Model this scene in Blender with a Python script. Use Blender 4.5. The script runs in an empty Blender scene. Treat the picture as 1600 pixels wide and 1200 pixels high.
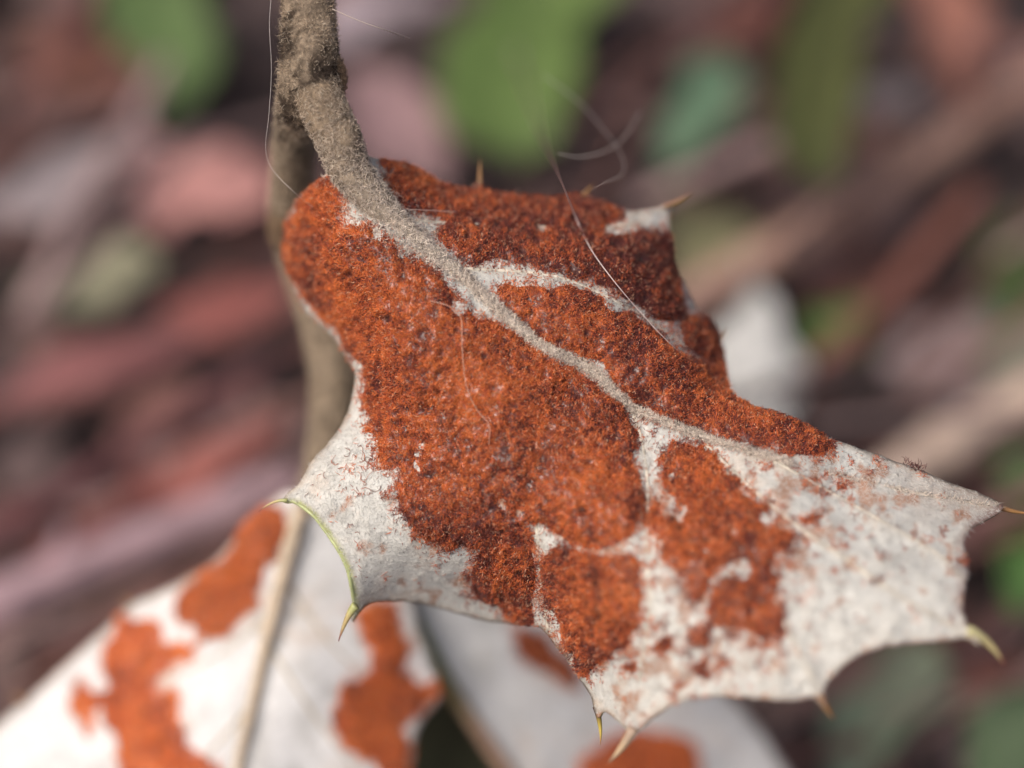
import bpy, math, random
import numpy as np
from mathutils import Vector, Matrix
from mathutils.geometry import delaunay_2d_cdt

# ------------------------------------------------------------------ camera, sky, sun, exposure
SC = bpy.context.scene
PITCH = math.radians(55.0)
FOCUS = 0.111
LENS, SENSOR = 80.0, 36.0
CAMZ = 0.157
cam_data = bpy.data.cameras.new('camera')
cam = bpy.data.objects.new('camera', cam_data)
SC.collection.objects.link(cam)
cam.location = (0.0, 0.0, CAMZ)
cam.rotation_euler = (math.radians(90.0) - PITCH, 0.0, 0.0)
cam_data.lens, cam_data.sensor_width = LENS, SENSOR
cam_data.clip_start, cam_data.clip_end = 0.005, 20.0
cam_data.dof.use_dof = True
cam_data.dof.focus_distance = FOCUS
cam_data.dof.aperture_fstop = 12.4
SC.camera = cam

SUN_EL, SUN_AZ = math.radians(60.0), math.radians(245.0)   # azimuth clockwise from +Y
world = bpy.data.worlds.new('World')
SC.world = world
world.use_nodes = True
wn = world.node_tree.nodes
sky = wn.new('ShaderNodeTexSky')
sky.sky_type = 'NISHITA'
sky.sun_disc = False
sky.sun_elevation = SUN_EL
sky.sun_rotation = SUN_AZ
sky.air_density = 0.7
sky.dust_density = 9.0
sky.ozone_density = 0.3
world.node_tree.links.new(sky.outputs['Color'], wn['Background'].inputs['Color'])
wn['Background'].inputs['Strength'].default_value = 0.15
sun_data = bpy.data.lights.new('sun', 'SUN')
sun_data.energy = 1.15
sun_data.angle = math.radians(34.0)
sun_data.color = (1.0, 0.985, 0.97)
sun = bpy.data.objects.new('sun', sun_data)
SC.collection.objects.link(sun)
sun_dir = Vector((math.sin(SUN_AZ) * math.cos(SUN_EL), math.cos(SUN_AZ) * math.cos(SUN_EL), math.sin(SUN_EL)))
sun.rotation_euler = sun_dir.to_track_quat('Z', 'Y').to_euler()
sun.location = sun_dir * 2.0
SC.cycles.use_denoising = True
SC.cycles.use_adaptive_sampling = False
SC.view_settings.view_transform = 'Standard'
SC.view_settings.look = 'None'
SC.view_settings.exposure = -0.07
SC.view_settings.gamma = 1.0
SC.view_settings.use_curve_mapping = False

# ------------------------------------------------------------------ helpers
rng = np.random.default_rng(7)
RIGHT = np.array([1.0, 0.0, 0.0])
FWD = np.array([0.0, math.cos(PITCH), -math.sin(PITCH)])
UPV = np.array([0.0, math.sin(PITCH), math.cos(PITCH)])
CAM = np.array([0.0, 0.0, CAMZ])
K = SENSOR / LENS / 1600.0            # metres per design unit per metre of depth


def P(x, y, z):
    """design coordinates (1600 x 1200 drawing units at 111 mm, z in mm behind the leaf plane) -> world metres"""
    x, y, z = np.broadcast_arrays(np.asarray(x, float), np.asarray(y, float), np.asarray(z, float))
    d = FOCUS + z * 1e-3
    return CAM + ((x - 800.0) * K * d)[..., None] * RIGHT - ((y - 600.0) * K * d)[..., None] * UPV + d[..., None] * FWD


def G(x, y, h=0.0):
    """the point of the plane z = h under a drawing position"""
    dirv = FWD + (x - 800.0) * K * RIGHT - (y - 600.0) * K * UPV
    t = (h - CAMZ) / dirv[2]
    return CAM + dirv * t, t


def lin(r, g, b, k=1.0):
    c = np.array([r, g, b], float) / 255.0
    return np.where(c <= 0.04045, c / 12.92, ((c + 0.055) / 1.055) ** 2.4) * k


def smooth(a, b, x):
    t = np.clip((x - a) / (b - a), 0, 1)
    return t * t * (3 - 2 * t)


_lat = {}


def vnoise(x, y, scale, seed=0):
    if seed not in _lat:
        _lat[seed] = np.random.default_rng(1000 + seed).random((256, 256))
    L = _lat[seed]
    x = np.asarray(x, float) / scale + 500.0
    y = np.asarray(y, float) / scale + 500.0
    xi, yi = np.floor(x).astype(int), np.floor(y).astype(int)
    fx, fy = x - xi, y - yi
    fx, fy = fx * fx * (3 - 2 * fx), fy * fy * (3 - 2 * fy)
    x0, x1, y0, y1 = xi % 256, (xi + 1) % 256, yi % 256, (yi + 1) % 256
    return (L[x0, y0] * (1 - fx) + L[x1, y0] * fx) * (1 - fy) + (L[x0, y1] * (1 - fx) + L[x1, y1] * fx) * fy


def fnoise(x, y, scale, seed=0, oct=3):
    s, a, t = 0.0, 1.0, 0.0
    for o in range(oct):
        s = s + a * vnoise(x, y, scale / 2 ** o, seed + o * 17)
        t += a
        a *= 0.55
    return s / t


def catmull(pts, step=None, n=None, closed=False):
    p = np.asarray(pts, float)
    if closed:
        q = np.vstack([p[-1], p, p[0], p[1]])
    else:
        q = np.vstack([2 * p[0] - p[1], p, 2 * p[-1] - p[-2]])
    out = []
    for i in range(1, len(q) - 2):
        a, b, c, d = q[i - 1], q[i], q[i + 1], q[i + 2]
        L = np.linalg.norm((c - b)[:2]) if step else 1
        m = max(1, int(round(L / step))) if step else n
        t = (np.arange(m) / m)[:, None]
        out.append(0.5 * ((2 * b) + (-a + c) * t + (2 * a - 5 * b + 4 * c - d) * t ** 2 + (-a + 3 * b - 3 * c + d) * t ** 3))
    if not closed:
        out.append(q[-2][None])
    return np.vstack(out)


def sdist(poly, x, y):
    """signed distance (positive inside) to a polygon, vectorised"""
    poly = np.asarray(poly, float)[:, :2]
    x, y = np.asarray(x, float), np.asarray(y, float)
    shp = x.shape
    x, y = x.ravel(), y.ravel()
    best = np.full(x.shape, 1e18)
    ins = np.zeros(x.shape, bool)
    for (ax, ay), (bx, by) in zip(poly, np.roll(poly, -1, 0)):
        dx, dy = bx - ax, by - ay
        t = np.clip(((x - ax) * dx + (y - ay) * dy) / (dx * dx + dy * dy + 1e-12), 0, 1)
        best = np.minimum(best, (x - ax - t * dx) ** 2 + (y - ay - t * dy) ** 2)
        if ay != by:
            ins ^= ((ay > y) != (by > y)) & (x < (bx - ax) * (y - ay) / (by - ay) + ax)
    d = np.sqrt(best)
    return np.where(ins, d, -d).reshape(shp)


def line_dist(pts, x, y):
    pts = np.asarray(pts, float)[:, :2]
    best = np.full(np.shape(x), 1e18)
    for (ax, ay), (bx, by) in zip(pts[:-1], pts[1:]):
        dx, dy = bx - ax, by - ay
        t = np.clip(((x - ax) * dx + (y - ay) * dy) / (dx * dx + dy * dy + 1e-12), 0, 1)
        best = np.minimum(best, (x - ax - t * dx) ** 2 + (y - ay - t * dy) ** 2)
    return np.sqrt(best)


def mesh_from(name, verts, tris=None, quads=None, col=None, smooth_shade=True):
    verts = np.asarray(verts, np.float32)
    loops, starts = [], []
    off = 0
    if quads is not None and len(quads):
        quads = np.asarray(quads, np.int32)
        loops.append(quads.ravel())
        starts.append(np.arange(len(quads)) * 4)
        off = quads.size
    if tris is not None and len(tris):
        tris = np.asarray(tris, np.int32)
        loops.append(tris.ravel())
        starts.append(off + np.arange(len(tris)) * 3)
    loops = np.concatenate(loops).astype(np.int32)
    starts = np.concatenate(starts).astype(np.int32)
    me = bpy.data.meshes.new(name)
    me.vertices.add(len(verts))
    me.vertices.foreach_set('co', verts.ravel())
    me.loops.add(len(loops))
    me.loops.foreach_set('vertex_index', loops)
    me.polygons.add(len(starts))
    me.polygons.foreach_set('loop_start', starts)
    me.update(calc_edges=True)
    me.validate()
    me.polygons.foreach_set('use_smooth', np.full(len(me.polygons), smooth_shade, bool))
    if col is not None:
        c = np.ones((len(verts), 4), np.float32)
        c[:, :3] = np.clip(col, 0, 1)
        a = me.color_attributes.new('Col', 'FLOAT_COLOR', 'POINT')
        a.data.foreach_set('color', c.ravel())
    me.update()
    return me


def merge(*parts):
    """parts: (verts, tris, quads, col) -> one"""
    V, T, Q, C, o = [], [], [], [], 0
    for v, t, q, c in parts:
        V.append(v)
        C.append(np.broadcast_to(c, (len(v), 3)))
        if t is not None and len(t):
            T.append(np.asarray(t) + o)
        if q is not None and len(q):
            Q.append(np.asarray(q) + o)
        o += len(v)
    return np.vstack(V), (np.vstack(T) if T else None), (np.vstack(Q) if Q else None), np.vstack(C)


def link(name, me, mat, parent=None):
    o = bpy.data.objects.new(name, me)
    SC.collection.objects.link(o)
    if mat:
        me.materials.append(mat)
    if parent is not None:
        o.parent = parent
        if parent.parent is None:
            o.matrix_parent_inverse = Matrix.Translation(-Vector(parent.location))
    return o


def tag(o, label=None, cat=None, group=None, kind=None):
    for k, v in (('label', label), ('category', cat), ('group', group), ('kind', kind)):
        if v:
            o[k] = v
    return o


def unit(v):
    return v / (np.linalg.norm(v, axis=-1, keepdims=True) + 1e-12)


def frame_of(n):
    ref = np.where(np.abs(n[:, 2:3]) < 0.9, np.array([[0, 0, 1.0]]), np.array([[1.0, 0, 0]]))
    t = unit(np.cross(ref, n))
    return t, np.cross(n, t)


def hairs(root, nrm, length, rad, col, lift=(0.3, 1.0), curl=0.7, seed=1):
    """bent tapered hairs, three-sided, nine triangles each"""
    r = np.random.default_rng(seed)
    N = len(root)
    t, b = frame_of(nrm)
    a = r.random(N) * 2 * np.pi
    side = t * np.cos(a)[:, None] + b * np.sin(a)[:, None]
    lf = r.uniform(*lift, N)[:, None]
    d0 = unit(nrm * lf + side * (1 - lf) * 1.3)
    a2 = a + r.normal(0, 1.6, N)
    side2 = t * np.cos(a2)[:, None] + b * np.sin(a2)[:, None]
    d1 = unit(d0 * (1 - curl * 0.4) + side2 * curl - nrm * curl * 0.15)
    L = np.broadcast_to(length, (N,))[:, None]
    R = np.broadcast_to(rad, (N,))[:, None]
    mid = root + d0 * L * 0.55
    tip = mid + d1 * L * 0.5
    u = unit(np.cross(d0, d1 + 0.01 * t))
    w = np.cross(u, d0)
    V = np.empty((N, 7, 3))
    for k in range(3):
        an = k * 2 * np.pi / 3
        o = u * math.cos(an) + w * math.sin(an)
        V[:, k] = root + o * R
        V[:, 3 + k] = mid + o * R * 0.85
    V[:, 6] = tip
    f = []
    for k in range(3):
        j = (k + 1) % 3
        f += [(k, j, 3 + j), (k, 3 + j, 3 + k), (3 + k, 3 + j, 6)]
    T = (np.array(f)[None] + (np.arange(N) * 7)[:, None, None]).reshape(-1, 3)
    C = np.repeat(np.broadcast_to(col, (N, 3))[:, None], 7, 1).reshape(-1, 3)
    return V.reshape(-1, 3), T, None, C


def tube(pts, radii, sides=10, col=(0.5, 0.5, 0.5), rough=0.0, seed=0, cap=True):
    """pts world positions, radii metres -> (verts, tris, quads, col) plus centre line data"""
    p = np.asarray(pts, float)
    n = len(p)
    tan = unit(np.gradient(p, axis=0))
    u = unit(np.cross(tan[0], [0.3, 0.2, 0.9]))
    rings, us = [], []
    for i in range(n):
        u = unit(u - tan[i] * np.dot(u, tan[i]))
        us.append(u)
        w = np.cross(tan[i], u)
        an = np.arange(sides) * 2 * np.pi / sides
        rr = radii[i] * (1 + rough * (vnoise(an / np.pi * 4 + 3, np.full(sides, i * 0.9), 1.0, 40 + seed) - 0.5) * 2)
        rings.append(p[i] + np.cos(an)[:, None] * u * rr[:, None] + np.sin(an)[:, None] * w * rr[:, None])
    V = np.vstack(rings)
    q = []
    for i in range(n - 1):
        for k in range(sides):
            j = (k + 1) % sides
            q.append((i * sides + k, i * sides + j, (i + 1) * sides + j, (i + 1) * sides + k))
    T = []
    if cap:
        V = np.vstack([V, p[0], p[-1]])
        c0, c1 = n * sides, n * sides + 1
        for k in range(sides):
            j = (k + 1) % sides
            T += [(c0, j, k), (c1, (n - 1) * sides + k, (n - 1) * sides + j)]
    C = np.broadcast_to(np.asarray(col, float), (len(V), 3)) if np.ndim(col) == 1 else col
    return (V, np.array(T) if T else None, np.array(q), C)


def tube_samples(pts, radii, N, seed, weight=None):
    r = np.random.default_rng(seed)
    p = np.asarray(pts, float)
    tan = unit(np.gradient(p, axis=0))
    seg = np.linalg.norm(np.diff(p, axis=0), axis=1) * (np.asarray(radii)[:-1] + np.asarray(radii)[1:])
    cum = np.concatenate([[0], np.cumsum(seg)]) / seg.sum()
    s = np.interp(r.random(N), cum, np.arange(len(p)))
    i = np.minimum(s.astype(int), len(p) - 2)
    f = (s - i)[:, None]
    c = p[i] * (1 - f) + p[i + 1] * f
    tg = unit(tan[i] * (1 - f) + tan[i + 1] * f)
    rad = np.interp(s, np.arange(len(p)), radii)
    t, b = frame_of(tg)
    a = r.random(N) * 2 * np.pi
    nrm = t * np.cos(a)[:, None] + b * np.sin(a)[:, None]
    return c + nrm * rad[:, None] * 0.96, nrm, s / (len(p) - 1), a


# ------------------------------------------------------------------ materials
def nt(name):
    m = bpy.data.materials.new(name)
    m.use_nodes = True
    return m, m.node_tree.nodes, m.node_tree.links, m.node_tree.nodes['Principled BSDF']


def mat_col(name, rough=0.6, spec=0.4, noise_scale=None, noise_amt=0.25, bump=0.0, bump_scale=6000, bump_dist=1e-4, sheen=0.0, trans=0.0):
    """colour from the mesh's own colour attribute, varied by fine noise"""
    m, n, l, p = nt(name)
    a = n.new('ShaderNodeAttribute')
    a.attribute_name = 'Col'
    src = a.outputs['Color']
    tc = n.new('ShaderNodeTexCoord')
    if noise_scale:
        t = n.new('ShaderNodeTexNoise')
        t.inputs['Scale'].default_value = noise_scale
        t.inputs['Detail'].default_value = 4
        l.new(tc.outputs['Object'], t.inputs['Vector'])
        mr = n.new('ShaderNodeMapRange')
        mr.inputs['From Min'].default_value, mr.inputs['From Max'].default_value = 0.3, 0.7
        mr.inputs['To Min'].default_value, mr.inputs['To Max'].default_value = 1 - noise_amt, 1 + noise_amt * 0.6
        l.new(t.outputs['Fac'], mr.inputs['Value'])
        mx = n.new('ShaderNodeVectorMath')
        mx.operation = 'SCALE'
        l.new(src, mx.inputs[0])
        l.new(mr.outputs[0], mx.inputs['Scale'])
        src = mx.outputs[0]
    l.new(src, p.inputs['Base Color'])
    p.inputs['Roughness'].default_value = rough
    p.inputs['Specular IOR Level'].default_value = spec
    if sheen:
        p.inputs['Sheen Weight'].default_value = sheen
    if bump:
        t2 = n.new('ShaderNodeTexNoise')
        t2.inputs['Scale'].default_value = bump_scale
        t2.inputs['Detail'].default_value = 5
        l.new(tc.outputs['Object'], t2.inputs['Vector'])
        b = n.new('ShaderNodeBump')
        b.inputs['Strength'].default_value = bump
        b.inputs['Distance'].default_value = bump_dist
        l.new(t2.outputs['Fac'], b.inputs['Height'])
        l.new(b.outputs[0], p.inputs['Normal'])
    if trans:
        tr = n.new('ShaderNodeBsdfTranslucent')
        l.new(src, tr.inputs['Color'])
        ms = n.new('ShaderNodeMixShader')
        ms.inputs[0].default_value = trans
        l.new(p.outputs[0], ms.inputs[1])
        l.new(tr.outputs[0], ms.inputs[2])
        l.new(ms.outputs[0], n['Material Output'].inputs['Surface'])
    return m


def mat_objcol(name, rough=0.65, spec=0.35, nscale=300, amt=0.45, bump=0.6, bdist=4e-4, stretch=(1, 1, 1), trans=0.0):
    """colour from the object's own colour, mottled by noise"""
    m, n, l, p = nt(name)
    oi = n.new('ShaderNodeObjectInfo')
    tc = n.new('ShaderNodeTexCoord')
    mp = n.new('ShaderNodeMapping')
    mp.inputs['Scale'].default_value = stretch
    l.new(tc.outputs['Object'], mp.inputs['Vector'])
    t = n.new('ShaderNodeTexNoise')
    t.inputs['Scale'].default_value = nscale
    t.inputs['Detail'].default_value = 6
    t.inputs['Roughness'].default_value = 0.65
    l.new(mp.outputs[0], t.inputs['Vector'])
    mr = n.new('ShaderNodeMapRange')
    mr.inputs['From Min'].default_value, mr.inputs['From Max'].default_value = 0.3, 0.7
    mr.inputs['To Min'].default_value, mr.inputs['To Max'].default_value = 1 - amt, 1 + amt
    l.new(t.outputs['Fac'], mr.inputs['Value'])
    mx = n.new('ShaderNodeVectorMath')
    mx.operation = 'SCALE'
    l.new(oi.outputs['Color'], mx.inputs[0])
    l.new(mr.outputs[0], mx.inputs['Scale'])
    l.new(mx.outputs[0], p.inputs['Base Color'])
    p.inputs['Roughness'].default_value = rough
    p.inputs['Specular IOR Level'].default_value = spec
    b = n.new('ShaderNodeBump')
    b.inputs['Strength'].default_value = bump
    b.inputs['Distance'].default_value = bdist
    l.new(t.outputs['Fac'], b.inputs['Height'])
    l.new(b.outputs[0], p.inputs['Normal'])
    return m


M_BLADE = mat_col('leaf_underside', rough=0.75, spec=0.25, noise_scale=2600, noise_amt=0.12, bump=0.5, bump_scale=9000, bump_dist=8e-5, trans=0.10)
M_FELT = mat_col('rust_felt', rough=0.30, spec=0.6, noise_scale=4000, noise_amt=0.3)
M_DOWN = mat_col('white_down', rough=0.55, spec=0.35)
M_STEM = mat_col('downy_stem', rough=0.8, spec=0.2, noise_scale=2200, noise_amt=0.4, bump=0.6, bump_scale=5000, bump_dist=1.2e-4)
M_STEMHAIR = mat_col('stem_hair', rough=0.5, spec=0.4)
M_SPINE = mat_col('spine_horn', rough=0.35, spec=0.5, noise_scale=1500, noise_amt=0.2)
M_SILK = mat_col('pale_fibre', rough=0.3, spec=0.6)
M_DEAD = mat_objcol('dead_leaf', rough=0.62, spec=0.4, nscale=2.6, amt=0.55, bump=0.3, bdist=0.02)
M_GREEN = mat_objcol('green_leaf', rough=0.45, spec=0.45, nscale=2.0, amt=0.4, bump=0.2, bdist=0.02)
M_BARK = mat_objcol('litter_twig', rough=0.8, spec=0.25, nscale=260, amt=0.35, bump=0.6, bdist=6e-4)
M_CHIP = mat_objcol('bark_chip', rough=0.85, spec=0.2, nscale=3.0, amt=0.4, bump=0.6, bdist=0.04)


def mat_soil():
    m, n, l, p = nt('dark_leaf_mould')
    tc = n.new('ShaderNodeTexCoord')
    t = n.new('ShaderNodeTexNoise')
    t.inputs['Scale'].default_value = 90
    t.inputs['Detail'].default_value = 9
    t.inputs['Roughness'].default_value = 0.7
    l.new(tc.outputs['Object'], t.inputs['Vector'])
    r = n.new('ShaderNodeValToRGB')
    r.color_ramp.elements[0].position, r.color_ramp.elements[1].position = 0.3, 0.72
    r.color_ramp.elements[0].color = (0.022, 0.017, 0.018, 1)
    r.color_ramp.elements[1].color = (0.10, 0.068, 0.066, 1)
    l.new(t.outputs['Fac'], r.inputs[0])
    l.new(r.outputs[0], p.inputs['Base Color'])
    p.inputs['Roughness'].default_value = 0.9
    b = n.new('ShaderNodeBump')
    b.inputs['Strength'].default_value = 0.8
    b.inputs['Distance'].default_value = 0.003
    l.new(t.outputs['Fac'], b.inputs['Height'])
    l.new(b.outputs[0], p.inputs['Normal'])
    return m


# ------------------------------------------------------------------ ground
def build_ground():
    a = np.concatenate([np.linspace(-2.5, -0.2, 14)[:-1], np.linspace(-0.2, 0.2, 110), np.linspace(0.2, 2.5, 14)[1:]])
    X, Y = np.meshgrid(a, a + 0.16, indexing='ij')
    Z = (fnoise(X, Y, 0.03, 60, 4) - 0.5) * 0.008 - 0.003
    n = len(a)
    V = np.stack([X, Y, Z], -1).reshape(-1, 3)
    i, j = np.meshgrid(np.arange(n - 1), np.arange(n - 1), indexing='ij')
    q = np.stack([i * n + j, (i + 1) * n + j, (i + 1) * n + j + 1, i * n + j + 1], -1).reshape(-1, 4)
    o = link('ground', mesh_from('ground', V, quads=q), mat_soil())
    tag(o, 'dark reddish leaf mould under the litter', None, None, 'structure')


build_ground()


# ------------------------------------------------------------------ the sprig: leaf surfaces
class Field:
    """a smooth depth surface through control points (thin plate)"""

    def __init__(self, ctrl, lam=0.02):
        c = np.asarray(ctrl, float)
        self.p = c[:, :2] / 400.0
        n = len(c)
        A = np.zeros((n + 3, n + 3))
        A[:n, :n] = self.k(self.p, self.p) + np.eye(n) * lam
        A[:n, n] = 1
        A[:n, n + 1:] = self.p
        A[n:, :n] = A[:n, n:].T
        self.w = np.linalg.solve(A, np.concatenate([c[:, 2], [0, 0, 0]]))
        x0, y0 = c[:, 0].min() - 80, c[:, 1].min() - 80
        x1, y1 = c[:, 0].max() + 80, c[:, 1].max() + 80
        self.x0, self.y0, self.s = x0, y0, 5.0
        gx, gy = np.arange(x0, x1 + 5, 5.0), np.arange(y0, y1 + 5, 5.0)
        X, Y = np.meshgrid(gx, gy, indexing='ij')
        Q = np.stack([X.ravel(), Y.ravel()], -1) / 400.0
        Z = np.concatenate([self.k(q, self.p) @ self.w[:n] + self.w[n] + q @ self.w[n + 1:] for q in np.array_split(Q, 20)])
        self.Z = Z.reshape(X.shape)

    @staticmethod
    def k(a, b):
        r2 = ((a[:, None] - b[None]) ** 2).sum(-1)
        return 0.5 * r2 * np.log(r2 + 1e-12)

    def relief(self, fn):
        nx, ny = self.Z.shape
        X, Y = np.meshgrid(self.x0 + np.arange(nx) * self.s, self.y0 + np.arange(ny) * self.s, indexing='ij')
        self.Z = self.Z + fn(X, Y)

    def z(self, x, y):
        u = np.clip((np.asarray(x, float) - self.x0) / self.s, 0, self.Z.shape[0] - 1.001)
        v = np.clip((np.asarray(y, float) - self.y0) / self.s, 0, self.Z.shape[1] - 1.001)
        i, j = u.astype(int), v.astype(int)
        fu, fv = u - i, v - j
        Z = self.Z
        return (Z[i, j] * (1 - fu) + Z[i + 1, j] * fu) * (1 - fv) + (Z[i, j + 1] * (1 - fu) + Z[i + 1, j + 1] * fu) * fv

    def pos(self, x, y, lift=0.0):
        """lift in mm towards the viewer side, along the surface normal"""
        p = P(x, y, self.z(x, y))
        if np.any(np.asarray(lift) != 0):
            p = p + self.nrm(x, y) * (np.asarray(lift, float) * 1e-3)[..., None]
        return p

    def nrm(self, x, y):
        e = 6.0
        x, y = np.asarray(x, float), np.asarray(y, float)
        a = P(x + e, y, self.z(x + e, y)) - P(x - e, y, self.z(x - e, y))
        b = P(x, y + e, self.z(x, y + e)) - P(x, y - e, self.z(x, y - e))
        return unit(np.cross(b, a))


def blade_mesh(name, outline, F, spacing, colfn, thick=0.22, jit=1.2, back=(0.10, 0.14, 0.05)):
    ol = catmull(outline, step=spacing, closed=True)
    ol = ol + np.stack([vnoise(ol[:, 0], ol[:, 1], 14, 3) - 0.5, vnoise(ol[:, 0], ol[:, 1], 14, 4) - 0.5], -1) * 2 * jit
    x0, y0 = ol.min(0)
    x1, y1 = ol.max(0)
    gx, gy = np.meshgrid(np.arange(x0, x1, spacing), np.arange(y0, y1, spacing * 0.87), indexing='ij')
    gx = gx + (np.arange(gx.shape[1]) % 2)[None] * spacing * 0.5
    gx = gx + rng.normal(0, spacing * 0.08, gx.shape)
    d = sdist(ol, gx, gy)
    k = d > spacing * 0.6
    pts = np.vstack([ol, np.stack([gx[k], gy[k]], -1)])
    n = len(ol)
    vs, es, fs, *_ = delaunay_2d_cdt([Vector(p) for p in pts], [(i, (i + 1) % n) for i in range(n)], [], 1, 1e-5)
    V2 = np.array([tuple(v) for v in vs])
    T = np.array([tuple(f) for f in fs if len(f) == 3])
    a, b, c = V2[T[:, 0]], V2[T[:, 1]], V2[T[:, 2]]
    cr = (b[:, 0] - a[:, 0]) * (c[:, 1] - a[:, 1]) - (b[:, 1] - a[:, 1]) * (c[:, 0] - a[:, 0])
    T[cr > 0] = T[cr > 0][:, ::-1]                       # counter-clockwise as seen by the viewer (y runs down)
    x, y = V2[:, 0], V2[:, 1]
    sd = sdist(ol, x, y)
    th = thick * (0.55 + 0.45 * smooth(0, 25, sd))
    top = F.pos(x, y)
    N = F.nrm(x, y)
    bot = top - N * (th * 1e-3)[:, None]
    m = len(V2)
    e = np.vstack([T[:, [0, 1]], T[:, [1, 2]], T[:, [2, 0]]])
    key = np.sort(e, 1)
    _, idx, cnt = np.unique(key, axis=0, return_index=True, return_counts=True)
    be = e[idx[cnt == 1]]
    quads = np.stack([be[:, 1], be[:, 0], be[:, 0] + m, be[:, 1] + m], -1)
    V = np.vstack([top, bot])
    TT = np.vstack([T, T[:, ::-1] + m])
    C = np.vstack([colfn(x, y, sd), np.broadcast_to(back, (m, 3))])
    return mesh_from(name, V, tris=TT, quads=quads, col=C), ol


FELT_BRIGHT = np.array([0.76, 0.21, 0.054])
FELT_MID = np.array([0.54, 0.110, 0.037])
FELT_DARK = np.array([0.14, 0.030, 0.022])


def felt_colour(x, y, tone, seed):
    v = 0.36 * fnoise(x, y, 90, 70, 3) + 0.30 * fnoise(x, y, 26, 71, 2) + 0.30 * vnoise(x, y, 7.5, 93) + 0.01 + tone  # finest noise repeats the lump pattern, painting crevice shade into the hollows
    a = smooth(0.28, 0.50, v)[:, None]
    b = smooth(0.46, 0.68, v)[:, None]
    return (FELT_DARK * (1 - a) + FELT_MID * a) * (1 - b) + FELT_BRIGHT * b


def felt_patch(parent, F, outline, poly, n_hairs, tone, seed, height=0.30, hair=0.25, rad=0.019, specks=(), holes=(), warp=13.0, tonefn=None, veins=(), basek=0.6):
    """a raised pad of matted hairs: a lumpy cushion and the hairs that stand out of it"""
    poly = catmull(poly, step=10, closed=True)

    def S(x, y):
        wx = x + (fnoise(x, y, 30, 80, 5) - 0.5) * 2 * warp
        wy = y + (fnoise(x, y, 30, 84, 5) - 0.5) * 2 * warp
        s = sdist(poly, wx, wy)
        for (hx, hy, hr) in holes:
            s = np.minimum(s, np.hypot((wx - hx), (wy - hy)) - hr)
        for (vl, vw) in veins:
            s = np.minimum(s, line_dist(vl, wx, wy) - vw)
        return np.minimum(s, sdist(outline, x, y) + 1.5)

    def tn(x, y):
        return tone + (tonefn(x, y) if tonefn else 0.0)

    def H(x, y, s):
        h = height * smooth(-4, 16, s) * (0.25 + 0.5 * fnoise(x, y, 30, 90, 2) + 0.6 * vnoise(x, y, 7.5, 93) ** 1.2)
        for (sx, sy, sr) in specks:
            h = h * (1 - 0.6 * np.exp(-((x - sx) ** 2 + (y - sy) ** 2) / sr ** 2))
        return h

    st = 3.6
    x0, y0 = poly.min(0) - 10
    x1, y1 = poly.max(0) + 10
    gx, gy = np.meshgrid(np.arange(x0, x1, st), np.arange(y0, y1, st), indexing='ij')
    s = S(gx, gy)
    h = np.where(s > -3, H(gx, gy, s) - 0.02, -0.08)
    keepv = s > -3.5
    cell = keepv[:-1, :-1] & keepv[1:, :-1] & keepv[1:, 1:] & keepv[:-1, 1:]
    idx = np.full(gx.shape, -1)
    used = np.zeros(gx.shape, bool)
    for a, b in ((0, 0), (1, 0), (1, 1), (0, 1)):
        used[a:used.shape[0] - 1 + a, b:used.shape[1] - 1 + b] |= cell
    idx[used] = np.arange(used.sum())
    V = F.pos(gx[used], gy[used], h[used])
    q = np.stack([idx[:-1, :-1][cell], idx[:-1, 1:][cell], idx[1:, 1:][cell], idx[1:, :-1][cell]], -1)
    ux, uy = gx[used], gy[used]
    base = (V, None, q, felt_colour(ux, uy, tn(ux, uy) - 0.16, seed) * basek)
    r = np.random.default_rng(seed)
    hx = r.uniform(x0, x1, int(n_hairs * 5))
    hy = r.uniform(y0, y1, int(n_hairs * 5))
    s = S(hx, hy)
    k = s > r.normal(0.0, 1.0, len(s)) * r.choice([2.5, 4.0, 9.0], len(s))
    k &= sdist(outline, hx, hy) > -1.0
    hx, hy, s = hx[k][:n_hairs], hy[k][:n_hairs], s[k][:n_hairs]
    n = len(hx)
    root = F.pos(hx, hy, H(hx, hy, np.maximum(s, 0)) - 0.05)
    nr = F.nrm(hx, hy)
    # lean with the lumps, so that the pile parts and clusters
    g = np.stack([vnoise(hx, hy, 8, 95) - 0.5, vnoise(hx, hy, 8, 96) - 0.5], -1) * 1.2
    nr = unit(nr + g[:, :1] * RIGHT - g[:, 1:] * UPV)
    c = felt_colour(hx, hy, tn(hx, hy) + r.normal(0, 0.12, n), seed)
    pale = r.random(n) < 0.06
    c[pale] = np.array([0.74, 0.44, 0.28])  # glints painted into the colour of scattered hairs
    L = hair * r.uniform(0.55, 1.25, n) * 1e-3
    for (sx, sy, sr) in specks:
        w = np.exp(-((hx - sx) ** 2 + (hy - sy) ** 2) / (sr * 0.9) ** 2)[:, None]
        c = c * (1 - w) + np.array([0.03, 0.018, 0.016]) * w
        L = L * (1 - 0.55 * w[:, 0])
    hh = hairs(root, nr, L, rad * r.uniform(0.7, 1.3, n) * 1e-3, c, (0.35, 1.0), 0.9, seed + 1)
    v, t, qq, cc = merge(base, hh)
    return link('felt_patch', mesh_from('felt_patch', v, tris=t, quads=qq, col=cc), M_FELT, parent)


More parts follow.
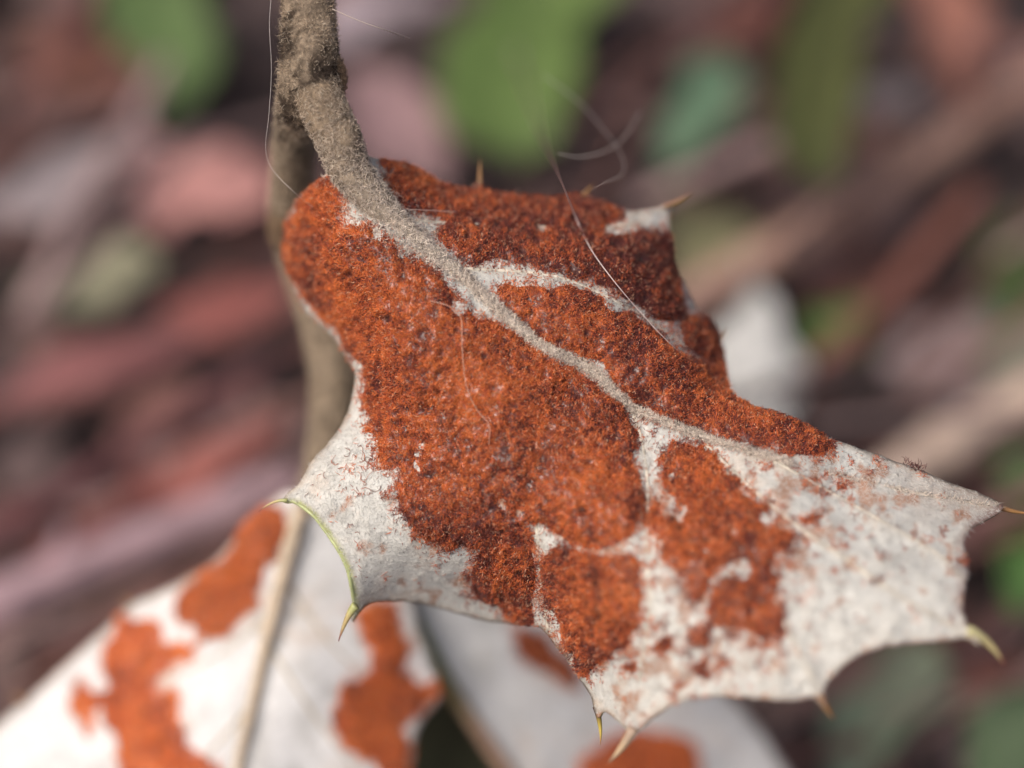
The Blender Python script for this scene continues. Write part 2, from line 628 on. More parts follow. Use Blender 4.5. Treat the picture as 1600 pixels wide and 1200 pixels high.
def spine(parent, p0, p1, r0, bend=(0, 0, 0), c0=(0.45, 0.38, 0.10), c1=(0.42, 0.16, 0.04), tipc=(0.16, 0.03, 0.02)):
    """a curved horny spine from p0 to p1 (drawing units + depth), base radius in mm"""
    a, b = P(*p0), P(*p1)
    t = np.linspace(0, 1, 12)[:, None]
    mid = np.array(bend) * np.linalg.norm(b - a)
    mid = mid[0] * RIGHT - mid[1] * UPV
    pts = a * (1 - t) + b * t + mid * (4 * t * (1 - t))
    rad = r0 * 1e-3 * np.clip(1 - t[:, 0], 0.04, 1) ** 0.75
    tt = np.repeat(t[:, 0], 8)
    tt = np.concatenate([tt, [0, 1]])[:, None]
    w1, w2 = smooth(0.1, 0.55, tt), smooth(0.7, 0.95, tt)
    c = (np.array(c0) * (1 - w1) + np.array(c1) * w1) * (1 - w2) + np.array(tipc) * w2
    v, T, q, _ = tube(pts, rad, 8)
    return link('spine', mesh_from('spine', v, tris=T, quads=q, col=c), M_SPINE, parent)


# ---- the sprig root, at the ground where its stem rises
STEM = np.array([(478, -40, 0.6, 1.28), (479, 40, 0.4, 1.27), (481, 105, 0.5, 1.36), (474, 150, 1.6, 1.28), (462, 200, 5.6, 1.04), (457, 260, 10.5, 1.06),
                 (455, 330, 13.5, 1.16), (470, 400, 15.0, 1.2), (505, 500, 15.6, 1.3), (522, 600, 15.8, 1.3), (510, 700, 16.2, 1.1), (487, 765, 16.6, 0.75), (473, 810, 16.6, 0.5)])
S0 = P(478, -40, 0.6)
ROOT = np.array([S0[0] - 0.03, S0[1] + 0.22, -0.004])
sprig = bpy.data.objects.new('oak_sprig', None)
SC.collection.objects.link(sprig)
sprig.location = ROOT
sprig.empty_display_size = 0.01
tag(sprig, 'drooping downy oak sprig with spiny white-backed leaves covered in rust-red felt', 'oak sprig')

up = np.vstack([ROOT, ROOT + [-0.002, -0.02, 0.07], S0 + [-0.018, 0.14, 0.035], S0 + [-0.006, 0.06, 0.034]])
s3 = P(STEM[:, 0], STEM[:, 1], STEM[:, 2])
pts4 = np.vstack([np.hstack([up, np.array([[2.6], [2.2], [1.7], [1.4]])]), np.hstack([s3, STEM[:, 3:]])])
sp = catmull(pts4, n=40)
al = np.concatenate([[0], np.cumsum(np.linalg.norm(np.diff(sp[:, :3], axis=0), axis=1))])
a_vis = al[4 * 40]
grid = np.concatenate([np.arange(0, a_vis, 3e-3), np.arange(a_vis, al[-1], 3e-4)])
stem_pts = np.stack([np.interp(grid, al, sp[:, k]) for k in range(3)], -1)
stem_rad = np.interp(grid, al, sp[:, 3]) * 1e-3
N_UP = int((grid < a_vis).sum())


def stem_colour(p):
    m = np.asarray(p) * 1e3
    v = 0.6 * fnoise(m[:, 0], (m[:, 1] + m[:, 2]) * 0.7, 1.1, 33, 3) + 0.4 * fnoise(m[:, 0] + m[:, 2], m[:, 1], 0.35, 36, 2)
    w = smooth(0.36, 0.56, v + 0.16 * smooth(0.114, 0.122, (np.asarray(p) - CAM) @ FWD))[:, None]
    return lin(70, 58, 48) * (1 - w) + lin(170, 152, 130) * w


v, T, q, _ = tube(stem_pts, stem_rad, 24, rough=0.07, seed=2)
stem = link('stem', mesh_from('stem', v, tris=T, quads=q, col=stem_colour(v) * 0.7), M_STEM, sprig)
# the swollen node beside the fork and the blurred side bud
knob = []
for (bx, by, bz, br, sy) in ((515, 124, 0.35, 0.62, 2.0), (438, 352, 13.2, 0.78, 1.7)):
    c = P(bx, by, bz)
    t = np.linspace(-1, 1, 9)
    pr = c - t[:, None] * UPV * br * sy * 1e-3 + (1 - t[:, None] ** 2) * RIGHT * 0.15e-3
    knob.append((pr, np.sqrt(np.clip(1 - t ** 2, 0.01, 1)) * br * 1e-3))
for pr, rr in knob:
    v, T, q, _ = tube(pr, rr, 12, rough=0.15, seed=5)
    link('bud', mesh_from('bud', v, tris=T, quads=q, col=np.broadcast_to(lin(122, 102, 82), (len(v), 3))), M_STEM, sprig)

vis = slice(N_UP - 2, None)
hr, hn, ht, ha = tube_samples(stem_pts[vis], stem_rad[vis], 46000, 21)
g = np.random.default_rng(5)
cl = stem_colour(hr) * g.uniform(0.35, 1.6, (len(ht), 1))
br = g.random(len(ht)) < 0.10
cl[br] = lin(214, 198, 176)
parts = [hairs(hr, hn, np.where(g.random(len(ht)) < 0.15, g.uniform(0.35, 0.6, len(ht)), g.uniform(0.14, 0.36, len(ht))) * 1e-3, 0.0135e-3, cl, (0.1, 0.9), 0.9, 31)]
for i, (pr, rr) in enumerate(knob):
    a, b, t_, an = tube_samples(pr, rr, 3000, 50 + i)
    parts.append(hairs(a, b, g.uniform(0.14, 0.36, len(a)) * 1e-3, 0.0135e-3, lin(140, 116, 92) * g.uniform(0.6, 1.4, (len(a), 1)), (0.1, 0.9), 0.9, 60 + i))
v, T, q, c = merge(*parts)
tag(link('stem_fuzz', mesh_from('stem_fuzz', v, tris=T, col=c), M_STEMHAIR, stem), kind='stuff')

# ---- the felted leaf in front
OUT1 = [(548, 232), (575, 243), (600, 250), (632, 253), (660, 268), (700, 289), (738, 295), (749, 282), (760, 297), (800, 303), (850, 308), (905, 305), (940, 316), (980, 328), (1022, 326), (1048, 316), (1047, 345),
        (1050, 380), (1058, 420), (1075, 450), (1090, 480), (1112, 502), (1126, 530), (1134, 580), (1143, 612), (1180, 635), (1240, 655), (1300, 685), (1360, 706),
        (1400, 721), (1440, 735), (1480, 752), (1530, 770), (1568, 791), (1545, 810), (1520, 825), (1508, 850), (1514, 890), (1505, 940), (1509, 972), (1532, 1006), (1508, 996),
        (1480, 1000), (1430, 1004), (1380, 1010), (1338, 1026), (1300, 1057), (1289, 1078), (1287, 1102), (1268, 1090), (1230, 1095), (1150, 1089), (1085, 1092), (1050, 1104), (1020, 1121),
        (990, 1146), (968, 1130), (944, 1112), (933, 1122), (924, 1092), (915, 1076), (892, 1042), (866, 1006), (851, 988), (838, 979), (800, 975), (750, 969), (700, 955),
        (650, 943), (600, 940), (570, 948), (551, 972), (552, 925), (544, 890), (530, 860), (510, 830), (490, 805), (466, 787), (441, 783), (470, 750), (490, 716),
        (515, 690), (540, 650), (552, 610), (552, 580), (541, 560), (526, 537), (510, 517), (490, 501), (470, 480), (455, 440), (443, 400), (445, 360), (455, 328),
        (475, 300), (500, 281), (516, 262), (526, 242)]
CTRL1 = [(548, 235, 1.0), (560, 262, 0.6), (620, 350, 0), (720, 430, -0.3), (840, 535, -0.3), (930, 580, 0), (1000, 640, 0), (1120, 690, -0.3), (1300, 745, -0.9), (1440, 765, -0.6), (1568, 791, 0.6),
         (600, 255, 2.6), (660, 270, 3.6), (745, 297, 4.4), (850, 310, 4.5), (940, 318, 4.6), (1030, 325, 4.8), (760, 350, 1.8), (850, 380, 1.7), (1000, 400, 2.2),
         (1050, 400, 4.4), (900, 430, .7), (1000, 480, 1.5), (1090, 480, 4.4), (1126, 540, 5.4), (1134, 585, 5.0), (1040, 540, .8), (1085, 580, 0.3), (1143, 625, 0.2),
         (1240, 662, 0.4), (1360, 712, 0.4), (1440, 738, 0.5), (880, 500, -0.6), (980, 570, -0.5),
         (500, 283, 1.8), (460, 335, 3.8), (443, 400, 5.2), (455, 445, 5.0), (490, 500, 4.4), (541, 560, 3.4), (552, 600, 2.8), (520, 400, 0.9), (600, 420, -0.4), (600, 560, -0.2),
         (540, 480, 1.5), (700, 560, -1.3), (640, 700, -0.2), (552, 640, 1.6), (500, 710, 1.3), (450, 780, 0.6), (560, 770, -0.4), (510, 830, 0.8), (552, 925, 0.8),
         (620, 860, 0.0), (600, 940, 2.8), (700, 955, 3.8), (800, 975, 3.2), (700, 880, .3), (780, 900, .5), (838, 978, 1.5), (760, 760, -1.0), (830, 650, -1.4),
         (850, 986, 0.6), (845, 900, -0.3), (900, 800, -2.0), (900, 950, -2.0), (931, 1100, 0.0), (890, 1040, .2), (1000, 800, -2.9), (1000, 1000, -3.9), (990, 1146, -3.4),
         (1060, 1098, -4.5), (1150, 900, -4.4), (1150, 1090, -5.4), (1281, 1090, -6.0), (1300, 900, -5.0), (1250, 780, -2.6), (1340, 1025, -6.0), (1430, 1005, -5.8),
         (1518, 992, -5.6), (1505, 900, -4.0), (1508, 850, -2.8), (1545, 810, -0.8), (1050, 720, -1.2)]
VEIN_MID = [(528, 215), (545, 262), (575, 300), (620, 350), (670, 395), (720, 432), (780, 485), (840, 535), (890, 560), (930, 582), (965, 615), (1000, 642), (1060, 668), (1120, 690), (1210, 718), (1300, 742), (1400, 765), (1500, 783), (1560, 790)]
VEIN_UP = [(700, 418), (740, 422), (790, 424), (840, 428), (885, 437), (935, 458), (985, 483), (1035, 515), (1075, 545)]
VEIN_TOP = [(640, 345), (690, 348), (760, 352), (845, 355), (930, 356), (1000, 348)]
VEIN_LOW = [(770, 505), (700, 590), (660, 650), (648, 720), (640, 780)]
VEIN_LOW2 = [(905, 570), (850, 650), (832, 740), (838, 820), (845, 900), (858, 990)]
VEIN_LOW3 = [(985, 635), (1003, 690), (1012, 760), (1010, 850), (1015, 950), (1000, 1060)]
VEIN_R2 = [(1200, 716), (1290, 765), (1390, 822), (1460, 862), (1505, 905)]
VEIN_R3 = [(1135, 735), (1175, 850), (1225, 970), (1278, 1080)]
VEIN_R = [(1090, 682), (1160, 750), (1240, 818), (1330, 880), (1410, 935), (1500, 985)]
CTRL1 = [(a, b, c * 1.3 if c < -1.5 else (c * 1.35 if c > 1.4 else c)) for a, b, c in CTRL1]
F1 = Field(CTRL1)


def relief1(X, Y):
    z = np.zeros_like(X)
    for vl, wdt, dep in ((VEIN_UP, 24, 0.22), (VEIN_LOW, 14, 0.10), (VEIN_LOW2, 22, 0.30), (VEIN_LOW3, 22, 0.25), (VEIN_R, 22, 0.12), (VEIN_TOP, 16, 0.15)):
        z = z + dep * np.exp(-(line_dist(vl, X, Y) / wdt) ** 2)
    for vl in (VEIN_R2, VEIN_R3):
        z = z - 0.14 * np.exp(-(line_dist(vl, X, Y) / 9) ** 2) + 0.10 * np.exp(-(line_dist(vl, X, Y) / 30) ** 2)
    for sc, sd_, am in ((42, 170, 0.10), (24, 174, 0.06)):
        z = z - am * (1 - smooth(0.0, 0.07, np.abs(fnoise(X, Y, sc, sd_, 2) - 0.5)))
    z = z + (fnoise(X, Y, 110, 11, 3) - 0.5) * 0.7 + (fnoise(X, Y, 34, 15, 2) - 0.5) * 0.22
    return z


F1.relief(relief1)
SPINES1 = [((750, 290, 6.0), (750, 248, 6.3), 0.15, 'amber'), ((910, 306, 6.1), (928, 286, 6.4), 0.13, 'amber'), ((1038, 323, 6.5), (1083, 299, 7.0), 0.15, 'amber'),
           ((1127, 528, 7.1), (1136, 513, 7.2), 0.1, 'amber'), ((1556, 790, 0.7), (1612, 802, 1.0), 0.17, 'amber'), ((1512, 985, -7.2), (1570, 1042, -6.8), 0.27, 'straw'),
           ((1280, 1086, -7.8), (1304, 1124, -7.5), 0.18, 'amber'), ((931, 1104, 0.25), (938, 1164, 0.4), 0.17, 'dark'), ((556, 946, 0.9), (529, 1002, 1.2), 0.24, 'green'),
           ((449, 782, 0.62), (404, 800, 0.8), 0.10, 'green'), ((990, 1138, -4.4), (950, 1192, -4.2), 0.3, 'tan')]


def blade_col(x, y, sd, white=(0.665, 0.665, 0.620), green_rim=True):
    n1 = fnoise(x, y, 120, 101, 4)
    n2 = fnoise(x, y, 18, 105, 3)
    c = np.array(white) * (0.94 + 0.12 * n2[:, None])
    tan = np.array([0.60, 0.46, 0.34])
    w = smooth(0.52, 0.8, n1 * 0.6 + n2 * 0.4)[:, None] * 0.6
    c = c * (1 - w) + tan * w
    gr = smooth(0.55, 0.75, fnoise(x, y, 40, 111, 3))[:, None] * 0.42
    c = c * (1 - gr) + np.array([0.42, 0.41, 0.38]) * gr
    rim = (1 - smooth(0, 9 + 6 * n2, sd))[:, None]
    rc = np.array([0.34, 0.24, 0.15])
    c = c * (1 - 0.6 * rim) + rc * 0.6 * rim
    return c


def blade_col1(x, y, sd):
    c = blade_col(x, y, sd)
    net = (1 - smooth(0.0, 0.05, np.abs(fnoise(x, y, 42, 170, 2) - 0.5)))[:, None] * 0.22
    c = c * (1 - net) + np.array([0.46, 0.40, 0.33]) * net
    # the living green edge of the left scallop, the purplish dried margin of the right lobe
    l1 = line_dist([(440, 786), (466, 787), (490, 805), (510, 830), (530, 860), (544, 890), (552, 925), (556, 958)], x, y)
    w = (1 - smooth(3, 9, l1))[:, None] * 0.85
    c = c * (1 - w) + np.array([0.42, 0.46, 0.19]) * w
    l2 = line_dist([(1568, 791), (1520, 825), (1508, 850), (1514, 890), (1505, 950)], x, y)
    w = (1 - smooth(2, 16 + 14 * vnoise(x, y, 25, 6), l2))[:, None] * 0.7
    c = c * (1 - w) + np.array([0.20, 0.09, 0.085]) * w
    l3 = line_dist([(1518, 1000), (1380, 1012), (1338, 1028), (1281, 1092), (1230, 1097), (1085, 1094), (1020, 1121), (990, 1146)], x, y)
    w = (1 - smooth(1, 9, l3))[:, None] * 0.75
    c = c * (1 - w) + np.array([0.26, 0.17, 0.15]) * w
    for vl, wd, k in ((VEIN_UP, 7, 0.45), (VEIN_R, 6, 0.4), (VEIN_R2, 6, 0.35), (VEIN_R3, 6, 0.3), (VEIN_LOW2, 9, 0.4), (VEIN_LOW3, 8, 0.3), (VEIN_TOP, 7, 0.4)):
        w = np.exp(-(line_dist(vl, x, y) / wd) ** 2)[:, None] * k
        c = c * (1 - w) + np.array([0.42, 0.34, 0.24]) * w
    w = (smooth(1330, 1480, x) * smooth(860, 760, y) * (0.25 + 0.5 * fnoise(x, y, 30, 140, 3)))[:, None]
    c = c * (1 - w) + np.array([0.46, 0.35, 0.28]) * w
    # old pad stains left on the right lobe and under the pads
    st = smooth(0.60, 0.70, fnoise(x, y, 26, 121, 3) + 0.10 * np.exp(-((x - 1270) ** 2 + (y - 790) ** 2) / 90 ** 2) + 0.09 * np.exp(-((x - 1060) ** 2 + (y - 1030) ** 2) / 90 ** 2) - 0.10 * smooth(700, 480, x))
    w = (st * 0.75)[:, None]
    return c * (1 - w) + np.array([0.40, 0.17, 0.08]) * w


me, OL1 = blade_mesh('leaf', OUT1, F1, 5.0, blade_col1)
leaf1 = link('leaf', me, M_BLADE, sprig)
leaf1['label'] = 'sharp spiny leaf almost hidden under rust-red felt'

# pads of felt, each between its veins
PAD_TOP = [(600, 250), (632, 252), (660, 267), (700, 288), (745, 295), (800, 302), (850, 307), (905, 303), (940, 315), (974, 328), (968, 343), (944, 350), (936, 362),
           (980, 368), (1004, 360), (1047, 366), (1057, 400), (1063, 450), (1074, 486), (1060, 501), (1035, 500), (1000, 481), (955, 455), (905, 436), (870, 424),
           (830, 414), (786, 412), (757, 402), (742, 413), (712, 408), (688, 393), (682, 372), (690, 345), (660, 335), (620, 328), (602, 308), (597, 285), (607, 268)]
PAD_MID = [(776, 458), (800, 442), (840, 445), (872, 449), (902, 439), (924, 448), (942, 470), (962, 486), (990, 490), (1014, 502), (1042, 522), (1075, 549), (1120, 581),
           (1143, 610), (1180, 634), (1240, 654), (1300, 684), (1304, 700), (1272, 713), (1200, 700), (1130, 690), (1085, 678), (1015, 652), (965, 610), (948, 568), (925, 563), (900, 556),
           (860, 540), (832, 522), (805, 495), (786, 478)]
PAD_SIDE = [(1076, 502), (1096, 490), (1115, 508), (1128, 540), (1136, 582), (1138, 602), (1112, 572), (1074, 532), (1064, 512)]
PAD_BIG = [(534, 280), (518, 277), (500, 282), (475, 301), (456, 330), (445, 360), (443, 400), (459, 440), (481, 467), (505, 495), (525, 513), (537, 538), (549, 560), (563, 580),
           (566, 620), (579, 650), (567, 670), (585, 690), (590, 722), (608, 735), (630, 722), (622, 762), (632, 802), (650, 832), (680, 846), (700, 862), (722, 850),
           (746, 862), (734, 900), (745, 932), (770, 950), (800, 970), (836, 977), (834, 930), (838, 880), (832, 850), (822, 815), (845, 815), (864, 832), (882, 850),
           (920, 854), (950, 851), (985, 836), (1000, 808), (1001, 760), (992, 720), (998, 680), (985, 656), (955, 622), (915, 590), (875, 567), (830, 542), (790, 508),
           (750, 500), (716, 470), (690, 432), (650, 405), (620, 383), (596, 362), (570, 352), (545, 335), (543, 305)]
PAD_LOW = [(846, 884), (868, 862), (920, 863), (960, 869), (990, 869), (999, 900), (996, 960), (990, 1000), (960, 1021), (930, 1040), (906, 1052), (885, 1022), (868, 982), (850, 938)]
PAD_RIGHT = [(1050, 698), (1090, 689), (1118, 704), (1130, 740), (1160, 765), (1196, 790), (1206, 820), (1243, 842), (1226, 870), (1211, 866), (1219, 920), (1216, 990),
             (1196, 1006), (1170, 1001), (1150, 986), (1110, 970), (1105, 930), (1120, 910), (1160, 900), (1168, 876), (1142, 876), (1112, 900), (1090, 936), (1072, 930),
             (1060, 890), (1040, 870), (1025, 842), (1008, 820), (1006, 800), (1022, 780), (1036, 795), (1054, 800), (1062, 782), (1040, 762), (1034, 725)]


def specks_in(poly, n, seed, rmin=3.0, rmax=7.0):
    r = np.random.default_rng(seed)
    p = np.asarray(poly, float)
    out = []
    while len(out) < n:
        x, y = r.uniform(p[:, 0].min(), p[:, 0].max()), r.uniform(p[:, 1].min(), p[:, 1].max())
        if sdist(p, np.array([x]), np.array([y]))[0] > 6:
            out.append((x, y, r.uniform(rmin, rmax)))
    return out


felt_patch(leaf1, F1, OL1, PAD_TOP, 27000, -0.08, 201, specks=specks_in(PAD_TOP, 26, 1) + [(745, 350, 7), (1056, 425, 14), (1000, 405, 12)], holes=[(845, 355, 7), (688, 352, 5)], veins=[(VEIN_UP, 7), (VEIN_MID, 20)],
           tonefn=lambda x, y: -0.11 * smooth(780, 1040, x) + 0.03 * smooth(760, 690, x))
felt_patch(leaf1, F1, OL1, PAD_MID, 21000, 0.02, 202, hair=0.22, specks=specks_in(PAD_MID, 14, 2), veins=[(VEIN_UP, 7), (VEIN_MID, 4)], tonefn=lambda x, y: -0.05 * smooth(1000, 1120, x) + 0.04 * smooth(960, 860, x))
felt_patch(leaf1, F1, OL1, PAD_SIDE, 3200, -0.12, 203)
felt_patch(leaf1, F1, OL1, PAD_BIG, 78000, 0.02, 204, specks=specks_in(PAD_BIG, 46, 3) + [(852, 716, 7), (720, 850, 8)],
           veins=[(VEIN_MID, 6)], holes=[(560, 340, 16), (592, 368, 11), (632, 396, 8), (714, 486, 12), (660, 700, 6), (656, 716, 6), (652, 730, 5), (786, 790, 5), (815, 798, 5), (722, 478, 6), (675, 640, 3)],
           tonefn=lambda x, y: -0.07 * smooth(540, 450, x) - 0.14 * smooth(740, 900, y) * smooth(870, 780, x) + 0.06 * np.exp(-((x - 760) ** 2 + (y - 600) ** 2) / 190 ** 2))
felt_patch(leaf1, F1, OL1, PAD_LOW, 13000, 0.0, 205, warp=17, height=0.22, specks=specks_in(PAD_LOW, 6, 4) + [(936, 962, 8)], tonefn=lambda x, y: -0.10 * smooth(930, 1040, y))
felt_patch(leaf1, F1, OL1, PAD_RIGHT, 19000, 0.02, 206, specks=specks_in(PAD_RIGHT, 12, 5), holes=[(1068, 801, 9), (1196, 812, 12), (1052, 740, 5), (1150, 830, 4), (1110, 860, 5)], warp=22, height=0.2)
for i, (sx, sy, sr) in enumerate([(1092, 993, 24), (1040, 1012, 17), (1096, 1046, 16), (1130, 1034, 13), (985, 1045, 14), (1272, 806, 13), (1316, 760, 11), (1284, 776, 8), (1505, 880, 11), (700, 772, 0)]):
    if sr:
        an = np.arange(9) * 2 * np.pi / 9
        rr = sr * np.random.default_rng(400 + i).uniform(0.7, 1.35, 9)
        felt_patch(leaf1, F1, OL1, np.stack([sx + np.cos(an) * rr, sy + np.sin(an) * rr * 0.8], -1), int(sr * sr * 0.8), -0.02, 300 + i, height=0.10, hair=0.26, warp=16.0)

# thin, uncountable hair: rust freckles on the white, white down lying on the blade
ALLPADS = [PAD_TOP, PAD_MID, PAD_SIDE, PAD_BIG, PAD_LOW, PAD_RIGHT]
r = np.random.default_rng(77)
fx, fy = r.uniform(440, 1560, 400000), r.uniform(240, 1140, 400000)
so = sdist(OL1, fx, fy)
k = so > 2
fx, fy, so = fx[k], fy[k], so[k]
pd = np.full(len(fx), -1e9)
for pl in ALLPADS:
    pd = np.maximum(pd, sdist(catmull(pl, step=14, closed=True), fx, fy))
k = pd < 3
fx, fy, so, pd = fx[k], fy[k], so[k], pd[k]
nz = fnoise(fx, fy, 14, 130, 3)
near = np.exp(pd / 9.0)
zone = 0.10 * np.exp(-((fx - 1270) ** 2 + (fy - 790) ** 2) / 110 ** 2) + 0.12 * np.exp(-((fx - 1070) ** 2 + (fy - 1020) ** 2) / 100 ** 2) + 0.05 * np.exp(-((fx - 580) ** 2 + (fy - 740) ** 2) / 60 ** 2)
prob = smooth(0.60, 0.78, nz * 0.9 + zone * 1.3 + near * 0.22) * 0.6 + near * 0.10
k = r.random(len(fx)) < prob
sx, sy = fx[k][:11000], fy[k][:11000]
c = felt_colour(sx, sy, r.normal(-0.03, 0.1, len(sx)), 9)
vv = hairs(F1.pos(sx, sy, 0.0 * sx - 0.01), F1.nrm(sx, sy), r.uniform(0.16, 0.40, len(sx)) * 1e-3, 0.016e-3, c, (0.05, 0.6), 0.9, 88)
tag(link('felt_freckles', mesh_from('felt_freckles', vv[0], tris=vv[1], col=vv[3]), M_FELT, leaf1), kind='stuff')
k = (r.random(len(fx)) < 0.5)
sx, sy = fx[k][:46000], fy[k][:46000]
gcol = np.array([0.70, 0.69, 0.645]) * r.uniform(0.88, 1.08, (len(sx), 1))
dk = r.random(len(sx)) < 0.02
gcol[dk] = np.array([0.16, 0.13, 0.11])
vv = hairs(F1.pos(sx, sy, 0.0 * sx - 0.004), F1.nrm(sx, sy), r.uniform(0.14, 0.40, len(sx)) * 1e-3, 0.0085e-3, gcol, (0.02, 0.2), 0.8, 89)
tag(link('white_down', mesh_from('white_down', vv[0], tris=vv[1], col=vv[3]), M_DOWN, leaf1), kind='stuff')

# midrib running on from the petiole, and the side veins
mid_r = np.array([1.08, 1.0, 0.84, 0.62, 0.45, 0.34, 0.26, 0.20, 0.16, 0.18, 0.17, 0.16, 0.14, 0.12, 0.12, 0.10, 0.09, 0.07, 0.05])
mx = np.array(VEIN_MID, float)
mz = F1.z(mx[:, 0], mx[:, 1]) + mid_r * smooth(0, 4, np.arange(len(mid_r))) * 0.62
mz[:3] = [-0.2, 0.25, 0.45]
ctrl = np.vstack([[(483, 60, 0.75, 0.9), (491, 115, 0.3, 1.08), (504, 165, -0.25, 1.08)], np.column_stack([mx, mz, mid_r])])
mp = catmull(ctrl, n=8)
mid_pts, mid_rad = P(mp[:, 0], mp[:, 1], mp[:, 2]), mp[:, 3] * 1e-3
tcol = np.concatenate([np.repeat(np.linspace(0, 1, len(mp)), 14), [0, 1]])[:, None]
tw = smooth(0.1, 0.5, tcol)
cm = (lin(150, 132, 110) * (1 - tw) + lin(214, 204, 190) * tw) * 0.8
v, T, q, _ = tube(mid_pts, mid_rad, 14, rough=0.12, seed=7)
midrib = link('midrib', mesh_from('midrib', v, tris=T, quads=q, col=cm), M_STEM, leaf1)
hr, hn, ht, ha = tube_samples(mid_pts, mid_rad, 20000, 91)
ex = mp[g.integers(12, len(mp) - 30, 15000)]
wd = ex[:, 3] * 32 * (0.55 + 1.0 * smooth(440, 300, ex[:, 1]))
ex_x, ex_y = ex[:, 0] + g.normal(0, 1, len(ex)) * wd * 0.8, ex[:, 1] + g.normal(0, 1, len(ex)) * wd * 0.8
kk = (sdist(OL1, ex_x, ex_y) > 3) & (ex_y > 262)
ex_x, ex_y = ex_x[kk], ex_y[kk]
hr = np.vstack([hr, F1.pos(ex_x, ex_y, 0.05 + 0 * ex_x)])
hn = np.vstack([hn, F1.nrm(ex_x, ex_y)])
ht = np.concatenate([ht, 0.35 + 0 * ex_x])
w = smooth(0.0, 0.35, ht)[:, None]
cl = (lin(166, 146, 122) * (1 - w) + lin(232, 218, 204) * w) * g.uniform(0.55, 1.35, (len(ht), 1))
cl[g.random(len(ht)) < 0.12] = lin(226, 214, 194)
cl[g.random(len(ht)) < 0.05] = lin(70, 54, 40)
vv = hairs(hr, hn, g.uniform(0.16, 0.48, len(ht)) * 1e-3, 0.0135e-3, cl, (0.05, 0.7), 0.9, 92)
tag(link('midrib_fuzz', mesh_from('midrib_fuzz', vv[0], tris=vv[1], col=vv[3]), M_STEMHAIR, leaf1), kind='stuff')
for vl, r0, r1 in ((VEIN_UP, 0.14, 0.06), (VEIN_R, 0.12, 0.05), (VEIN_R2, 0.10, 0.04), (VEIN_R3, 0.10, 0.04), (VEIN_LOW2, 0.13, 0.08), (VEIN_LOW3, 0.11, 0.06), (VEIN_TOP, 0.10, 0.05)):
    c2 = catmull(vl, n=6)
    rr = np.linspace(r0, r1, len(c2))
    z = F1.z(c2[:, 0], c2[:, 1])
    v, T, q, _ = tube(P(c2[:, 0], c2[:, 1], z + rr * 0.75), rr * 1e-3, 8, rough=0.15, seed=9)
    link('side_vein', mesh_from('side_vein', v, tris=T, quads=q, col=np.broadcast_to(lin(206, 198, 182), (len(v), 3))), M_STEM, leaf1)

SPC = {'amber': ((0.28, 0.15, 0.07), (0.36, 0.19, 0.07), (0.26, 0.11, 0.05)), 'green': ((0.42, 0.44, 0.18), (0.52, 0.40, 0.18), (0.24, 0.05, 0.04)),
       'dark': ((0.055, 0.015, 0.015), (0.55, 0.42, 0.09), (0.45, 0.22, 0.08)), 'straw': ((0.50, 0.46, 0.24), (0.50, 0.42, 0.20), (0.24, 0.06, 0.05)), 'tan': ((0.45, 0.33, 0.24), (0.46, 0.33, 0.2), (0.34, 0.22, 0.14))}
for p0, p1, rr, kind in SPINES1:
    bnd = {'green': (0.0, -0.12), 'straw': (0.06, -0.08), 'amber': (0.0, 0.05), 'dark': (0.05, 0.0), 'tan': (0.03, 0.03)}[kind]
    spine(leaf1, p0, p1, rr, bnd, *SPC[kind])
# thickened green rim of the left scallop
ro = np.array([(447, 782), (456, 783), (467, 788), (490, 806), (510, 831), (530, 861), (544, 891), (551, 925), (555, 950)], float)
rc = catmull(ro, n=6)
v, T, q, _ = tube(P(rc[:, 0], rc[:, 1], F1.z(rc[:, 0], rc[:, 1]) + 0.10), np.full(len(rc), 0.12e-3) * np.linspace(0.7, 1.0, len(rc)), 8, rough=0.1)
link('green_rim', mesh_from('green_rim', v, tris=T, quads=q, col=np.broadcast_to(np.array([0.45, 0.50, 0.24]), (len(v), 3))), M_SPINE, leaf1)

# long curled rust hairs lying singly on the white lobe, and the dark tuft on the ridge
parts = []
r = np.random.default_rng(12)
for i in range(34):
    if i < 24:
        cx, cy = r.normal(578, 26), r.normal(738, 30)
    else:
        cx, cy = r.uniform(480, 620), r.uniform(650, 850)
    if sdist(OL1, np.array([cx]), np.array([cy]))[0] < 6:
        continue
    a, m = r.uniform(0, 6.28), 9
    L = r.uniform(8, 28) if i < 24 else r.uniform(5, 12)
    da = r.normal(0, 0.35)
    q2 = [(cx, cy)]
    for s in range(m):
        a += da + r.normal(0, 0.25)
        q2.append((q2[-1][0] + math.cos(a) * L / m, q2[-1][1] + math.sin(a) * L / m))
    q2 = np.array(q2)
    lift = 0.04 + 0.10 * np.sin(np.linspace(0, 3.1, m + 1)) * r.random()
    parts.append(tube(F1.pos(q2[:, 0], q2[:, 1], lift), np.linspace(0.016, 0.008, m + 1) * 1e-3, 5, col=np.array([0.36, 0.09, 0.03]) * r.uniform(0.4, 1.2)))
for i in range(60):
    cx = r.normal(1428, 9)
    cy = 733 + (cx - 1440) * 0.36 + r.normal(0, 3)
    p0 = F1.pos(np.array(cx), np.array(cy), np.array(0.05))
    dv = unit(UPV + r.normal(0, 0.9, 3)) * r.uniform(0.08, 0.28) * 1e-3
    parts.append(tube(np.array([p0, p0 + dv * 0.6, p0 + dv + r.normal(0, 6e-5, 3)]), np.array([0.02, 0.016, 0.006]) * 1e-3, 5, col=np.array([0.14, 0.04, 0.035]) * r.uniform(0.4, 1.3)))
v, T, q, c = merge(*parts)
tag(link('stray_hairs', mesh_from('stray_hairs', v, tris=T, quads=q, col=c), M_FELT, leaf1), kind='stuff')

